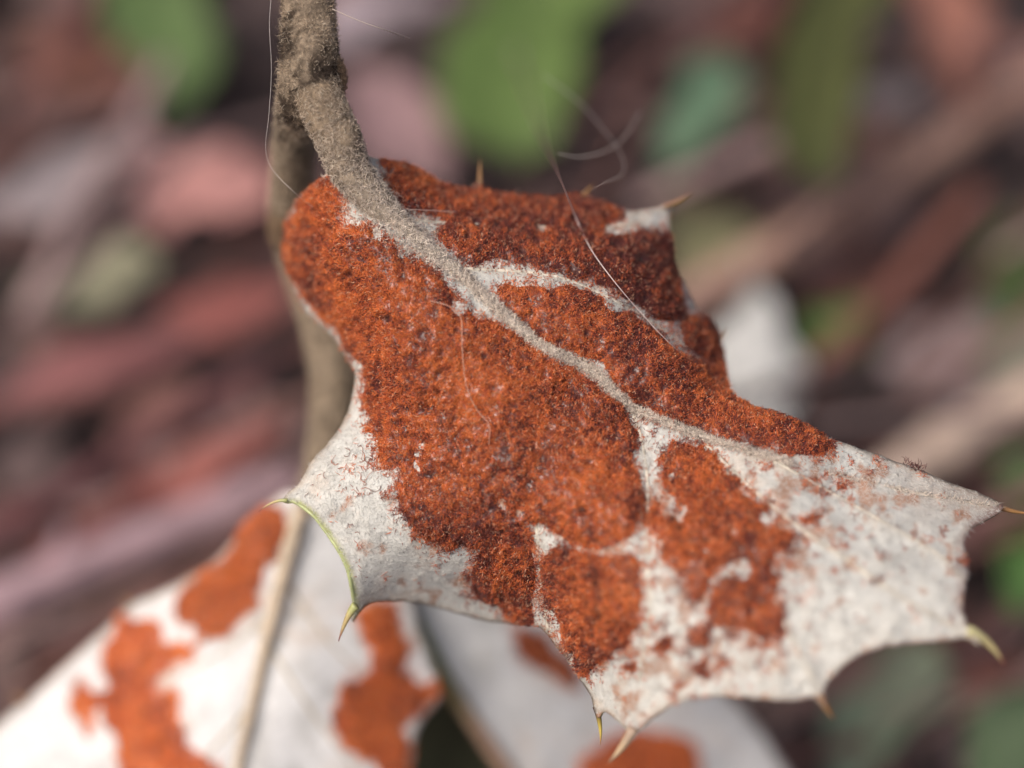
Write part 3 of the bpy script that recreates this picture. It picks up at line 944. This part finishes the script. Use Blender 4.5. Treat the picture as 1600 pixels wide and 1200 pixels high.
# ---- the out-of-focus leaf below left
OUT2 = [(462, 768), (440, 772), (402, 800), (372, 832), (335, 876), (270, 915), (205, 945), (150, 995), (95, 1045), (40, 1095), (-20, 1150), (-60, 1230), (-20, 1310), (80, 1370), (250, 1410),
        (400, 1410), (520, 1360), (600, 1290), (640, 1210), (652, 1140), (688, 1085), (672, 1030), (655, 985), (645, 940), (615, 885), (570, 840), (520, 800), (485, 775)]
F2 = Field([(a, b, c + 6.5) for a, b, c in [(462, 768, 10.0), (452, 850, 9.4), (420, 980, 9.0), (390, 1120, 9.0), (360, 1300, 10), (340, 876, 11), (205, 945, 13), (95, 1045, 14), (-40, 1200, 15), (220, 1150, 11), (300, 1000, 10.4),
            (100, 1370, 13), (520, 1360, 12), (640, 1210, 12), (688, 1085, 12.4), (645, 940, 12), (570, 840, 11), (540, 1000, 10), (520, 1150, 9.8)]])
F2.relief(lambda X, Y: 0.25 * np.exp(-(line_dist([(455, 850), (370, 1200), (350, 1400)], X, Y) / 18) ** 2) + (fnoise(X, Y, 120, 19, 2) - 0.5) * 0.9)
me, OL2 = blade_mesh('leaf', OUT2, F2, 12.0, lambda x, y, s: blade_col(x, y, s, (0.80, 0.80, 0.79)))
leaf2 = link('leaf', me, M_BLADE, sprig)
leaf2['label'] = 'white leaf with a few orange felt patches'
for i, pl in enumerate([
        [(370, 815), (400, 790), (440, 800), (440, 830), (425, 860), (400, 890), (402, 930), (385, 960), (350, 990), (310, 992), (285, 970), (272, 940), (290, 915), (330, 890), (350, 860)],
        [(200, 963), (238, 970), (256, 992), (262, 1012), (290, 1015), (305, 992), (314, 1002), (300, 1030), (275, 1042), (250, 1055), (246, 1078), (280, 1088), (286, 1130), (300, 1160), (334, 1185),
         (350, 1230), (300, 1280), (200, 1280), (182, 1200), (172, 1150), (160, 1110), (140, 1140), (124, 1146), (117, 1090), (124, 1063), (160, 1070), (165, 1020), (172, 985)],
        [(562, 955), (600, 945), (627, 960), (632, 990), (640, 1012), (637, 1050), (684, 1065), (682, 1085), (652, 1112), (638, 1180), (638, 1230), (600, 1240), (590, 1200), (550, 1172), (526, 1140),
         (528, 1090), (550, 1052), (572, 1030), (570, 990)]]):
    felt_patch(leaf2, F2, OL2, pl, 11000, 0.20, 500 + i, height=0.2, hair=0.3, rad=0.02, basek=1.1, warp=24)
m2 = catmull(np.array([0, 0, 6.5, 0]) + np.array([(487, 765, 10.9, 0.62), (470, 800, 9.9, 0.52), (455, 850, 8.95, 0.46), (420, 985, 8.6, 0.36), (392, 1110, 8.6, 0.30), (372, 1200, 8.9, 0.26), (355, 1390, 10, 0.12)]), n=8)
v, T, q, _ = tube(P(m2[:, 0], m2[:, 1], m2[:, 2]), m2[:, 3] * 1e-3, 10)
link('midrib', mesh_from('midrib', v, tris=T, quads=q, col=np.broadcast_to(lin(202, 184, 160), (len(v), 3))), M_STEM, leaf2)
for vl in ([(440, 900), (520, 1010), (600, 1080)], [(415, 1000), (500, 1130), (580, 1230)], [(425, 960), (330, 1030), (190, 1090)], [(395, 1100), (300, 1200), (180, 1280)]):
    c2 = catmull(vl, n=7)
    v, T, q, _ = tube(P(c2[:, 0], c2[:, 1], F2.z(c2[:, 0], c2[:, 1]) + 0.03), np.linspace(0.14, 0.06, len(c2)) * 1e-3, 8)
    link('side_vein', mesh_from('side_vein', v, tris=T, quads=q, col=np.broadcast_to(lin(205, 195, 178), (len(v), 3))), M_STEM, leaf2)
for p0, p1 in (((206, 946, 19.5), (190, 932, 20)), ((40, 1096, 20.5), (18, 1086, 21)), ((688, 1086, 21), (704, 1096, 21.5))):
    spine(leaf2, p0, p1, 0.2, (0, 0), *SPC['amber'])

# ---- the leaf below right, seen past its midrib, mostly in the shade of the felted one
OUT3 = [(612, 915), (640, 968), (690, 1062), (742, 1138), (790, 1208), (850, 1300), (940, 1350), (1060, 1355), (1170, 1310), (1238, 1240), (1205, 1168), (1166, 1112), (1130, 1075), (1100, 1030),
        (1050, 970), (950, 900), (800, 850), (680, 850), (625, 880)]
F3 = Field([(a, b, c + 5.0 + (b - 950.0) * 0.018) for a, b, c in [(612, 915, 15), (700, 1062, 15.5), (790, 1208, 16), (850, 1300, 17), (940, 1350, 19), (1170, 1310, 21), (1238, 1240, 21), (1130, 1075, 21), (1050, 970, 20.5), (950, 900, 20), (800, 850, 18.5),
            (680, 850, 16), (900, 1080, 18), (1000, 1200, 18.5), (800, 1000, 17)]])
F3.relief(lambda X, Y: (fnoise(X, Y, 120, 23, 2) - 0.5) * 0.9)
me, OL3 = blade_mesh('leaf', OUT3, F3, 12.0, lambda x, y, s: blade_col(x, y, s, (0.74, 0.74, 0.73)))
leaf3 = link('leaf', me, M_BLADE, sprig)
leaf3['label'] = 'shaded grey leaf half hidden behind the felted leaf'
felt_patch(leaf3, F3, OL3, [(905, 1205), (916, 1176), (960, 1152), (1010, 1140), (1060, 1150), (1090, 1176), (1086, 1222), (1050, 1262), (925, 1262)], 7000, 0.2, 520, height=0.34, hair=0.3, rad=0.02, basek=1.0)
felt_patch(leaf3, F3, OL3, [(800, 985), (850, 1000), (890, 1040), (906, 1072), (880, 1070), (850, 1052), (815, 1022)], 2500, 0.02, 521, height=0.34, hair=0.3, rad=0.02)
m3 = catmull(np.array([(515, 660, 16.2, 0.5), (560, 790, 17.8, 0.5), (612, 910, 19.0, 0.5), (645, 972, 19.8, 0.48), (695, 1062, 21.9, 0.44), (745, 1138, 23.6, 0.42), (795, 1210, 25.2, 0.38), (855, 1300, 28.0, 0.3)]), n=7)
v, T, q, _ = tube(P(m3[:, 0], m3[:, 1], m3[:, 2]), m3[:, 3] * 1e-3, 10)
tc3 = np.concatenate([np.repeat(np.linspace(0, 1, len(m3)), 10), [0, 1]])[:, None]
link('midrib', mesh_from('midrib', v, tris=T, quads=q, col=np.array([0.26, 0.26, 0.08]) * (1 - smooth(0.5, 0.75, tc3)) + lin(186, 152, 128) * smooth(0.5, 0.75, tc3)), M_STEM, leaf3)

# its other half, folded back so that only the dark upper face shows
OUT4 = [(640, 975), (690, 1062), (742, 1138), (790, 1208), (850, 1300), (760, 1350), (660, 1320), (625, 1230), (630, 1130), (628, 1050)]
F4 = Field([(640, 975, 20.6), (690, 1062, 22.6), (742, 1138, 24.4), (790, 1208, 26.0), (850, 1300, 28.6), (760, 1350, 36), (660, 1320, 37), (625, 1230, 36), (630, 1130, 34), (628, 1050, 28)])
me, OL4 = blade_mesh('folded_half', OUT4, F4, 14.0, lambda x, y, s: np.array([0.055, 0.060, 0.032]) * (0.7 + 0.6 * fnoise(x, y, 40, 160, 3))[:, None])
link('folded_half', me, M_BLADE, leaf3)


# ------------------------------------------------------------------ loose fibres
def fibre(pts, rad, label, colr=(0.46, 0.42, 0.40)):
    c = catmull(np.array(pts, float), n=10)
    n = len(c)
    w = P(c[:, 0], c[:, 1], c[:, 2])
    base = w[-1]
    rr = np.linspace(rad[0], rad[1], n) if np.ndim(rad) else np.full(n, rad)
    v, T, q, _ = tube(w - base, rr * 1e-3, 6)
    o = link('loose_fibre', mesh_from('loose_fibre', v, tris=T, quads=q, col=np.broadcast_to(np.array(colr), (len(v), 3))), M_SILK)
    o.location = base
    tag(o, label, 'fibre')


def on1(x, y, lift=0.35):
    return float(F1.z(np.array(float(x)), np.array(float(y)))) - lift


fibre([(806, 80, -27), (825, 140, -22), (848, 215, -13), (868, 262, -5), (884, 300, 0.5), (902, 345, on1(902, 345, .8)), (925, 392, on1(925, 392, .8)), (960, 440, on1(960, 440, .9)), (1000, 487, on1(1000, 487, .9)),
       (1045, 535, on1(1045, 535, .7)), (1092, 574, on1(1092, 574, .5))], (0.065, 0.010), 'long pale fibre trailing across the upper lobe of the felted leaf', (0.55, 0.45, 0.42))
fibre([(1000, 175, -9), (975, 215, -8), (945, 236, -7), (905, 245, -6), (872, 240, -4)], 0.016, 'short blurred fibre crossing a looped one above the leaf edge')
fibre([(850, 118, -10), (905, 160, -9), (945, 205, -8), (972, 245, -7), (972, 272, -6), (945, 285, -3), (925, 296, 5.6)], 0.018, 'blurred looping fibre ending at a small amber spine')
fibre([(519, 14, -0.8), (560, 32, -0.6), (600, 46, 0), (640, 60, 2.5)], 0.02, 'straight pale fibre sticking out from the upper stem', (0.6, 0.5, 0.42))
fibre([(424, -10, -0.5), (421, 40, -0.6), (424, 110, -0.2), (420, 180, 0.2), (415, 230, 1.0), (424, 262, 1.6), (455, 296, 1.0), (490, 324, on1(490, 324, .5)), (530, 343, on1(530, 343, .4))], 0.008,
      'fine bright fibre hanging beside the stem down to the felt', (0.72, 0.66, 0.62))
fibre([(612, 326, on1(612, 326, .8)), (660, 328, on1(660, 328, .8)), (714, 331, on1(714, 331, .6))], 0.018, 'short straight fibre lying beside the midrib near the petiole', (0.60, 0.42, 0.36))
fibre([(672, 470, on1(672, 470, .5)), (700, 478, on1(700, 478, .6)), (720, 496, on1(720, 496, .6)), (722, 540, on1(722, 540, .5)), (728, 600, on1(728, 600, .5)), (745, 640, on1(745, 640, .5)),
       (764, 664, on1(764, 664, .5)), (764, 695, on1(764, 695, .4))], 0.016, 'thin fibre bending down over the middle of the felt', (0.62, 0.36, 0.26))

# ------------------------------------------------------------------ litter on the ground
R = random.Random(3)


def litter_mesh(seed, lobed=0.0, curl=0.15, tip=1.0):
    """a dead leaf of unit length along +Y, unit width, cupped and twisted, with a raised midrib and a stalk"""
    r = np.random.default_rng(seed)
    nu, nv = 22, 12
    u = np.linspace(0, 1, nu)
    w = np.sin(np.pi * u ** 0.85) ** (0.75 * tip) * 0.5
    w = w * (1 + lobed * np.sin(u * 34 + r.uniform(0, 6)))
    ph = r.uniform(0, 6, 4)
    V = []
    for s in (1, -1):
        for i in range(nu):
            for j in range(nv):
                t = j / (nv - 1) * 2 - 1
                x = t * w[i] * (1 + 0.28 * math.sin(u[i] * 6.5 + ph[2] + (1.7 if t > 0 else 0)) + 0.12 * math.sin(u[i] * 15 + ph[3] + (2.4 if t > 0 else 0)))
                x += 0.07 * math.sin(u[i] * 3.6 + ph[1])
                z = curl * (abs(t) ** 1.7) * w[i] * 1.6 + 0.06 * math.sin(u[i] * 5 + ph[0]) + 0.10 * curl * 4 * (u[i] - 0.5) ** 2 + 0.05 * t * math.sin(u[i] * 3 + ph[1])
                z += 0.012 * math.exp(-(t * w[i] / 0.02) ** 2) + 0.012 * math.sin(u[i] * 40 + abs(t) * 9) * min(1, w[i] * 3) + 0.006 * s
                V.append((x, u[i], z))
    q = []
    m = nu * nv
    for i in range(nu - 1):
        for j in range(nv - 1):
            a = i * nv + j
            q.append((a, a + 1, a + nv + 1, a + nv))
            q.append((m + a + nv, m + a + nv + 1, m + a + 1, m + a))
    for i in range(nu - 1):
        for j in (0, nv - 1):
            a, b = i * nv + j, (i + 1) * nv + j
            q.append((a, b, m + b, m + a) if j == 0 else (b, a, m + a, m + b))
    st = np.array([(0, 0.03, V[0][2] + 0.005), (0.01, -0.08, V[0][2] + 0.02), (-0.01, -0.22, V[0][2] + 0.0)])
    tv, tt, tq, _ = tube(catmull(st, n=4), np.full(9, 0.013), 6)
    v, T, Q, _ = merge((np.array(V), None, np.array(q), (1, 1, 1)), (tv, tt, tq, (1, 1, 1)))
    return mesh_from('litter_leaf', v, tris=T, quads=Q)


def chip_mesh(seed):
    """a torn flake of bark: an uneven slab, unit length along +Y"""
    r = np.random.default_rng(seed)
    n = 11
    an = np.arange(n) * 2 * np.pi / n
    rr = r.uniform(0.75, 1.15, n)
    x, y = np.cos(an) * rr * 0.5, np.sin(an) * rr * 0.5 + 0.5
    z0 = 0.05 * np.sin(x * 5) + 0.03 * r.normal(size=n)
    V = np.vstack([np.stack([x, y, z0 + 0.12], -1), np.stack([x * 0.93, y * 0.95 + 0.02, z0 - 0.02], -1), [(0, 0.5, 0.17), (0, 0.5, -0.02)]])
    T = []
    for k in range(n):
        j = (k + 1) % n
        T += [(k, j, 2 * n), (n + j, n + k, 2 * n + 1), (k, n + k, n + j), (k, n + j, j)]
    return mesh_from('bark_flake', V, tris=np.array(T), smooth_shade=False)


LEAFM = [litter_mesh(i, 0.0 if i % 2 else 0.05, (0.1, 0.2, 0.3, -0.15)[i % 4], (1.0, 0.8, 1.3)[i % 3]) for i in range(8)] + [litter_mesh(20 + i, 0.0, 0.18, 0.5) for i in range(2)]
CHIPM = [chip_mesh(50 + i) for i in range(5)]
for m_ in LEAFM:
    m_.materials.append(M_DEAD)
for m_ in CHIPM:
    m_.materials.append(M_CHIP)
used_mesh = {}


def lay(name, me, mat, a, b, width, h, colr, tilt=0.0, label=None, cat=None, group=None, roll=0.0):
    """lay a unit-length piece from drawing position a to b at height h above the ground, width in drawing units"""
    pa, ta = G(a[0], a[1], h)
    pb, tb = G(b[0], b[1], h)
    d = Vector(pb - pa)
    L = d.length
    o = bpy.data.objects.new(name, me)
    SC.collection.objects.link(o)
    o.location = pa
    W = width * K * 0.5 * (ta + tb)
    o.scale = (W, L, min(W, L))
    o.rotation_mode = 'QUATERNION'
    qz = d.to_track_quat('Y', 'Z')
    from mathutils import Quaternion
    o.rotation_quaternion = qz @ Quaternion((0, 1, 0), roll) @ Quaternion((1, 0, 0), tilt)
    o.material_slots[0].link = 'OBJECT'
    o.material_slots[0].material = mat
    o.color = (*[float(x) for x in colr], 1)
    tag(o, label, cat, group)
    return o


def stick(a, b, width, h, colr, label=None, group=None, bend=0.02, knobs=2, name='fallen_twig', seed=0):
    """a knotted, slightly crooked twig"""
    r = np.random.default_rng(900 + seed)
    pa, ta = G(a[0], a[1], h)
    pb, tb = G(b[0], b[1], h)
    L = np.linalg.norm(pb - pa)
    n = 22
    t = np.linspace(0, 1, n)
    side = unit(np.cross(pb - pa, [0, 0, 1.0]))
    off = (fnoise(t * 10, t * 0 + seed, 3.0, 150 + seed % 5, 2) - 0.5) * bend * L * 2
    pts = (pb - pa) * t[:, None] + side * off[:, None] + np.array([0, 0, 1.0]) * (0.25 * off)[:, None]
    rad = 0.5 * width * K * 0.5 * (ta + tb) * (1.06 - 0.15 * t)
    for _ in range(knobs):
        rad = rad * (1 + 0.22 * np.exp(-((t - r.uniform(0.1, 0.9)) / 0.025) ** 2))
    v, T, q, _ = tube(pts, rad, 10, rough=0.12, seed=seed % 30)
    # a short broken side shoot
    i = int(r.integers(6, 16))
    dv = unit(side * r.choice([-1, 1]) + unit(pb - pa) * 0.8 + np.array([0, 0, 0.4]))
    sp_ = pts[i] + dv * np.linspace(0, rad[i] * r.uniform(2.0, 3.2), 5)[:, None]
    s2 = tube(sp_, rad[i] * np.linspace(0.5, 0.36, 5), 8, rough=0.15, seed=3)
    v, T, q, _ = merge((v, T, q, (1, 1, 1)), s2)
    o = link(name, mesh_from(name, v, tris=T, quads=q), M_BARK)
    o.location = pa
    o.color = (*[float(x) for x in colr], 1)
    tag(o, label, 'twig', group)
    return o


# random under-layer of dead leaves, flakes and thin twigs
TONES = [lin(132, 98, 94), lin(122, 84, 80), lin(146, 124, 122), lin(104, 86, 86), lin(134, 110, 104), lin(124, 88, 80), lin(100, 80, 80)]
TNAME = ['reddish mauve', 'maroon brown', 'greyish mauve', 'dull grey brown', 'dusty tan', 'russet brown', 'dark umber']
for i in range(230):
    x, y = R.uniform(-250, 1850), R.uniform(-260, 1460)
    L = R.uniform(110, 270)
    a = R.gauss(-0.5, 0.8) + (math.pi if R.random() < 0.5 else 0)
    kt = R.randrange(7)
    c = TONES[kt] * R.uniform(0.4, 1.1)
    lay('dead_leaf', LEAFM[i % 8], M_DEAD, (x, y), (x + math.cos(a) * L, y + math.sin(a) * L), L * R.uniform(0.3, 0.55), R.uniform(0.0, 0.004), c, R.gauss(0, 0.08),
        TNAME[kt] + ' dead leaf, one of the bottom layer of litter on the soil', 'dead leaf', 'dead leaves of the bottom litter layer', R.gauss(0, 0.25))
for i in range(60):
    x, y = R.uniform(-200, 1800), R.uniform(-200, 1400)
    L = R.uniform(50, 130)
    a = R.uniform(0, 6.28)
    kt = R.randrange(7)
    lay('bark_flake', CHIPM[i % 5], M_CHIP, (x, y), (x + math.cos(a) * L, y + math.sin(a) * L), L * R.uniform(0.5, 0.9), R.uniform(0.003, 0.007), TONES[kt] * R.uniform(0.4, 0.9), R.gauss(0, 0.2),
        'small torn ' + TNAME[kt] + ' bark flake scattered among the litter', 'bark flake', 'bark flakes scattered in the litter', R.gauss(0, 0.3))
for i in range(84):
    x, y = R.uniform(-200, 1750), R.uniform(-200, 1350)
    L = R.uniform(200, 480)
    a = R.gauss(-0.5, 0.35)
    kt = R.randrange(7)
    stick((x, y), (x + math.cos(a) * L, y + math.sin(a) * L), R.uniform(8, 28), R.uniform(0.004, 0.010) if i % 2 else R.uniform(0.012, 0.019), TONES[kt] * R.uniform(0.45, 1.3),
          'thin ' + TNAME[kt] + ' twiglet lying among the dead leaves', 'thin twiglets in the litter', seed=i)

# the pieces one can make out behind the sprig
GRN = 'green leaves standing out from the litter'


def leafy(a, b, w, h, c, label, mat=M_DEAD, cat='dead leaf', name='dead_leaf', k=0, tilt=0.0, roll=0.0):
    return lay(name, LEAFM[k], mat, a, b, w, h, np.asarray(c) * 0.88, tilt, label, cat, None, roll)


leafy((250, -160), (264, 195), 140, 0.012, lin(92, 114, 66), 'narrow bright green leaf hanging left of the stem', M_GREEN, 'green leaf', 'green_leaf', 8)
leafy((812, -110), (818, 262), 250, 0.013, lin(92, 114, 58), 'broad bright green leaf behind the top of the felted leaf', M_GREEN, 'green leaf', 'green_leaf', 9)
leafy((1296, -140), (1284, 300), 150, 0.022, lin(74, 78, 38), 'dark olive green leaf above the long slanting twig', M_GREEN, 'green leaf', 'green_leaf', 9)
leafy((1150, 95), (1030, 270), 95, 0.013, lin(96, 124, 98), 'small bluish green leaf beside the dark olive one', M_GREEN, 'green leaf', 'green_leaf', 1)
leafy((1335, 470), (1275, 570), 90, 0.011, lin(76, 104, 46), 'small dark green leaf next to the white fallen leaf', M_GREEN, 'green leaf', 'green_leaf', 3)
leafy((1580, 330), (1575, 500), 110, 0.012, lin(70, 86, 44), 'dark green leaf beyond the two slanting twigs', M_GREEN, 'green leaf', 'green_leaf', 5)
leafy((1630, 700), (1585, 960), 110, 0.014, lin(76, 112, 52), 'vivid green leaf behind the pointed tip of the felted leaf', M_GREEN, 'green leaf', 'green_leaf', 1)
leafy((1440, 1000), (1310, 1250), 150, 0.009, lin(124, 136, 112), 'grey green leaf under the scalloped right lobe', M_GREEN, 'green leaf', 'green_leaf', 2)
leafy((1650, 1050), (1540, 1290), 150, 0.012, lin(98, 118, 84), 'dull green leaf beside the grey green one under the right lobe', M_GREEN, 'green leaf', 'green_leaf', 3)
leafy((1130, 330), (1080, 470), 150, 0.010, lin(120, 118, 88), 'olive khaki leaf just right of the felted upper lobe', M_DEAD, 'dead leaf', 'dead_leaf', 1)
leafy((1600, 470), (1560, 640), 110, 0.010, lin(130, 140, 118), 'pale sage leaf below the dark green one', M_GREEN, 'green leaf', 'green_leaf', 1)
leafy((40, 455), (250, 425), 105, 0.013, lin(150, 148, 122), 'pale khaki leaf below the pink one', M_DEAD, 'dead leaf', 'dead_leaf', 8)
leafy((215, 330), (420, 268), 170, 0.011, lin(200, 146, 140), 'round pink dead leaf left of the stem', M_DEAD, 'dead leaf', 'dead_leaf', 9)
leafy((1170, 455), (1205, 690), 135, 0.016, lin(208, 208, 204), 'fallen leaf lying white side up behind the felted leaf', M_DEAD, 'dead leaf', 'dead_leaf', 3)
leafy((-40, 345), (250, 190), 110, 0.011, lin(160, 148, 150), 'long grey dead leaf slanting below the narrow green leaf', M_DEAD, 'dead leaf', 'dead_leaf', 3)
leafy((480, 60), (700, -10), 100, 0.010, lin(158, 144, 150), 'grey dead leaf just right of the upper stem', M_DEAD, 'dead leaf', 'dead_leaf', 1)
leafy((540, 110), (690, 300), 150, 0.012, lin(142, 114, 116), 'mauve dead leaf between the stem and the broad green leaf', M_DEAD, 'dead leaf', 'dead_leaf', 5)
leafy((30, 80), (200, 95), 120, 0.010, lin(132, 86, 72), 'rusty dead leaf left of the narrow green leaf', M_DEAD, 'dead leaf', 'dead_leaf', 3)
leafy((-20, 640), (330, 520), 95, 0.010, lin(140, 90, 90), 'long maroon dead leaf below the pale khaki one', M_DEAD, 'dead leaf', 'dead_leaf', 1)
leafy((250, 500), (470, 440), 100, 0.011, lin(146, 86, 80), 'brick red dead leaf close left of the felted leaf', M_DEAD, 'dead leaf', 'dead_leaf', 3)
leafy((180, 720), (300, 590), 80, 0.010, lin(140, 98, 90), 'reddish brown dead leaf between the maroon leaf and the mauve stick', M_DEAD, 'dead leaf', 'dead_leaf', 5)
leafy((240, 790), (450, 650), 80, 0.011, lin(150, 92, 84), 'warm red dead leaf above the mauve stick', M_DEAD, 'dead leaf', 'dead_leaf', 1)
leafy((1350, 175), (1430, 120), 80, 0.012, lin(150, 138, 138), 'small grey dead leaf touching the dark olive leaf', M_DEAD, 'dead leaf', 'dead_leaf', 7)
leafy((1460, -60), (1500, 160), 110, 0.010, lin(164, 112, 96), 'salmon brown dead leaf right of the dark olive leaf', M_DEAD, 'dead leaf', 'dead_leaf', 1)
leafy((1390, 600), (1560, 480), 150, 0.009, lin(150, 132, 132), 'greyish mauve dead leaf between two slanting twigs', M_DEAD, 'dead leaf', 'dead_leaf', 3)
leafy((1500, 1120), (1580, 1030), 80, 0.010, lin(112, 66, 54), 'small dark red dead leaf under the right lobe', M_DEAD, 'dead leaf', 'dead_leaf', 1)
leafy((1110, 60), (1220, -30), 90, 0.010, lin(134, 86, 76), 'russet dead leaf between the broad and the dark olive green leaves', M_DEAD, 'dead leaf', 'dead_leaf', 3)
stick((1040, 500), (1680, 92), 54, 0.012, lin(168, 136, 122), 'long pale brown twig slanting behind the felted upper lobe', seed=101)
stick((1330, 790), (1700, 560), 72, 0.013, lin(196, 174, 158), 'thick tan twig slanting behind the tip of the felted leaf', seed=102)
stick((1200, 660), (1530, 300), 42, 0.010, lin(128, 86, 76), 'reddish twig slanting between the pale brown and the tan twigs', seed=103)
stick((-120, 985), (470, 745), 66, 0.013, lin(164, 138, 144), 'long mauve stick slanting above the blurred white leaf', seed=104)
stick((-60, 860), (420, 560), 34, 0.010, lin(112, 76, 78), 'thin maroon stick running above the mauve one', seed=105)
stick((60, 880), (330, 700), 40, 0.010, lin(124, 74, 70), 'short brick red stick beside the mauve one', seed=106)

# fine streaks of twiglet over the litter, then the litter going on beyond the picture
for i in range(36):
    x, y = R.uniform(-100, 1650), R.uniform(-100, 1250)
    L = R.uniform(220, 480)
    a = R.gauss(-0.5, 0.22)
    kt = R.choice((0, 2, 4, 5))
    stick((x, y), (x + math.cos(a) * L, y + math.sin(a) * L), R.uniform(7, 15), R.uniform(0.010, 0.018), TONES[kt] * R.uniform(0.8, 1.5),
          'thin ' + TNAME[kt] + ' twiglet lying among the dead leaves', 'thin twiglets in the litter', seed=200 + i)
cache = {}
for k in range(8):
    me = LEAFM[k]
    co = np.empty(len(me.vertices) * 3, np.float32)
    me.vertices.foreach_get('co', co)
    pol = [tuple(p.vertices) for p in me.polygons]
    cache[k] = (co.reshape(-1, 3).astype(float), [p for p in pol if len(p) == 3], [p for p in pol if len(p) == 4])
parts = []
while len(parts) < 110:
    x, y = R.uniform(-900, 2500), R.uniform(-600, 1850)
    if -250 < x < 1850 and -260 < y < 1460:
        continue
    L, W = R.uniform(0.016, 0.036), R.uniform(0.006, 0.015)
    p, _ = G(x, y, 0.002)
    m = Matrix.Translation(p) @ Matrix.Rotation(R.uniform(0, 6.28), 4, 'Z') @ Matrix.Rotation(R.gauss(0, 0.15), 4, 'Y') @ Matrix.Diagonal((W, L, W, 1))
    m = np.array(m)
    v, T, q = cache[R.randrange(8)]
    parts.append((v @ m[:3, :3].T + m[:3, 3], T, q, TONES[R.randrange(7)] * R.uniform(0.4, 1.1)))
v, T, q, c = merge(*parts)
o = link('leaf_litter', mesh_from('leaf_litter', v, tris=T, quads=q, col=c), mat_col('loose_litter', rough=0.65, noise_scale=120, noise_amt=0.4))
tag(o, 'brown dead leaves carpeting the soil all around the sprig', 'leaf litter', None, 'stuff')
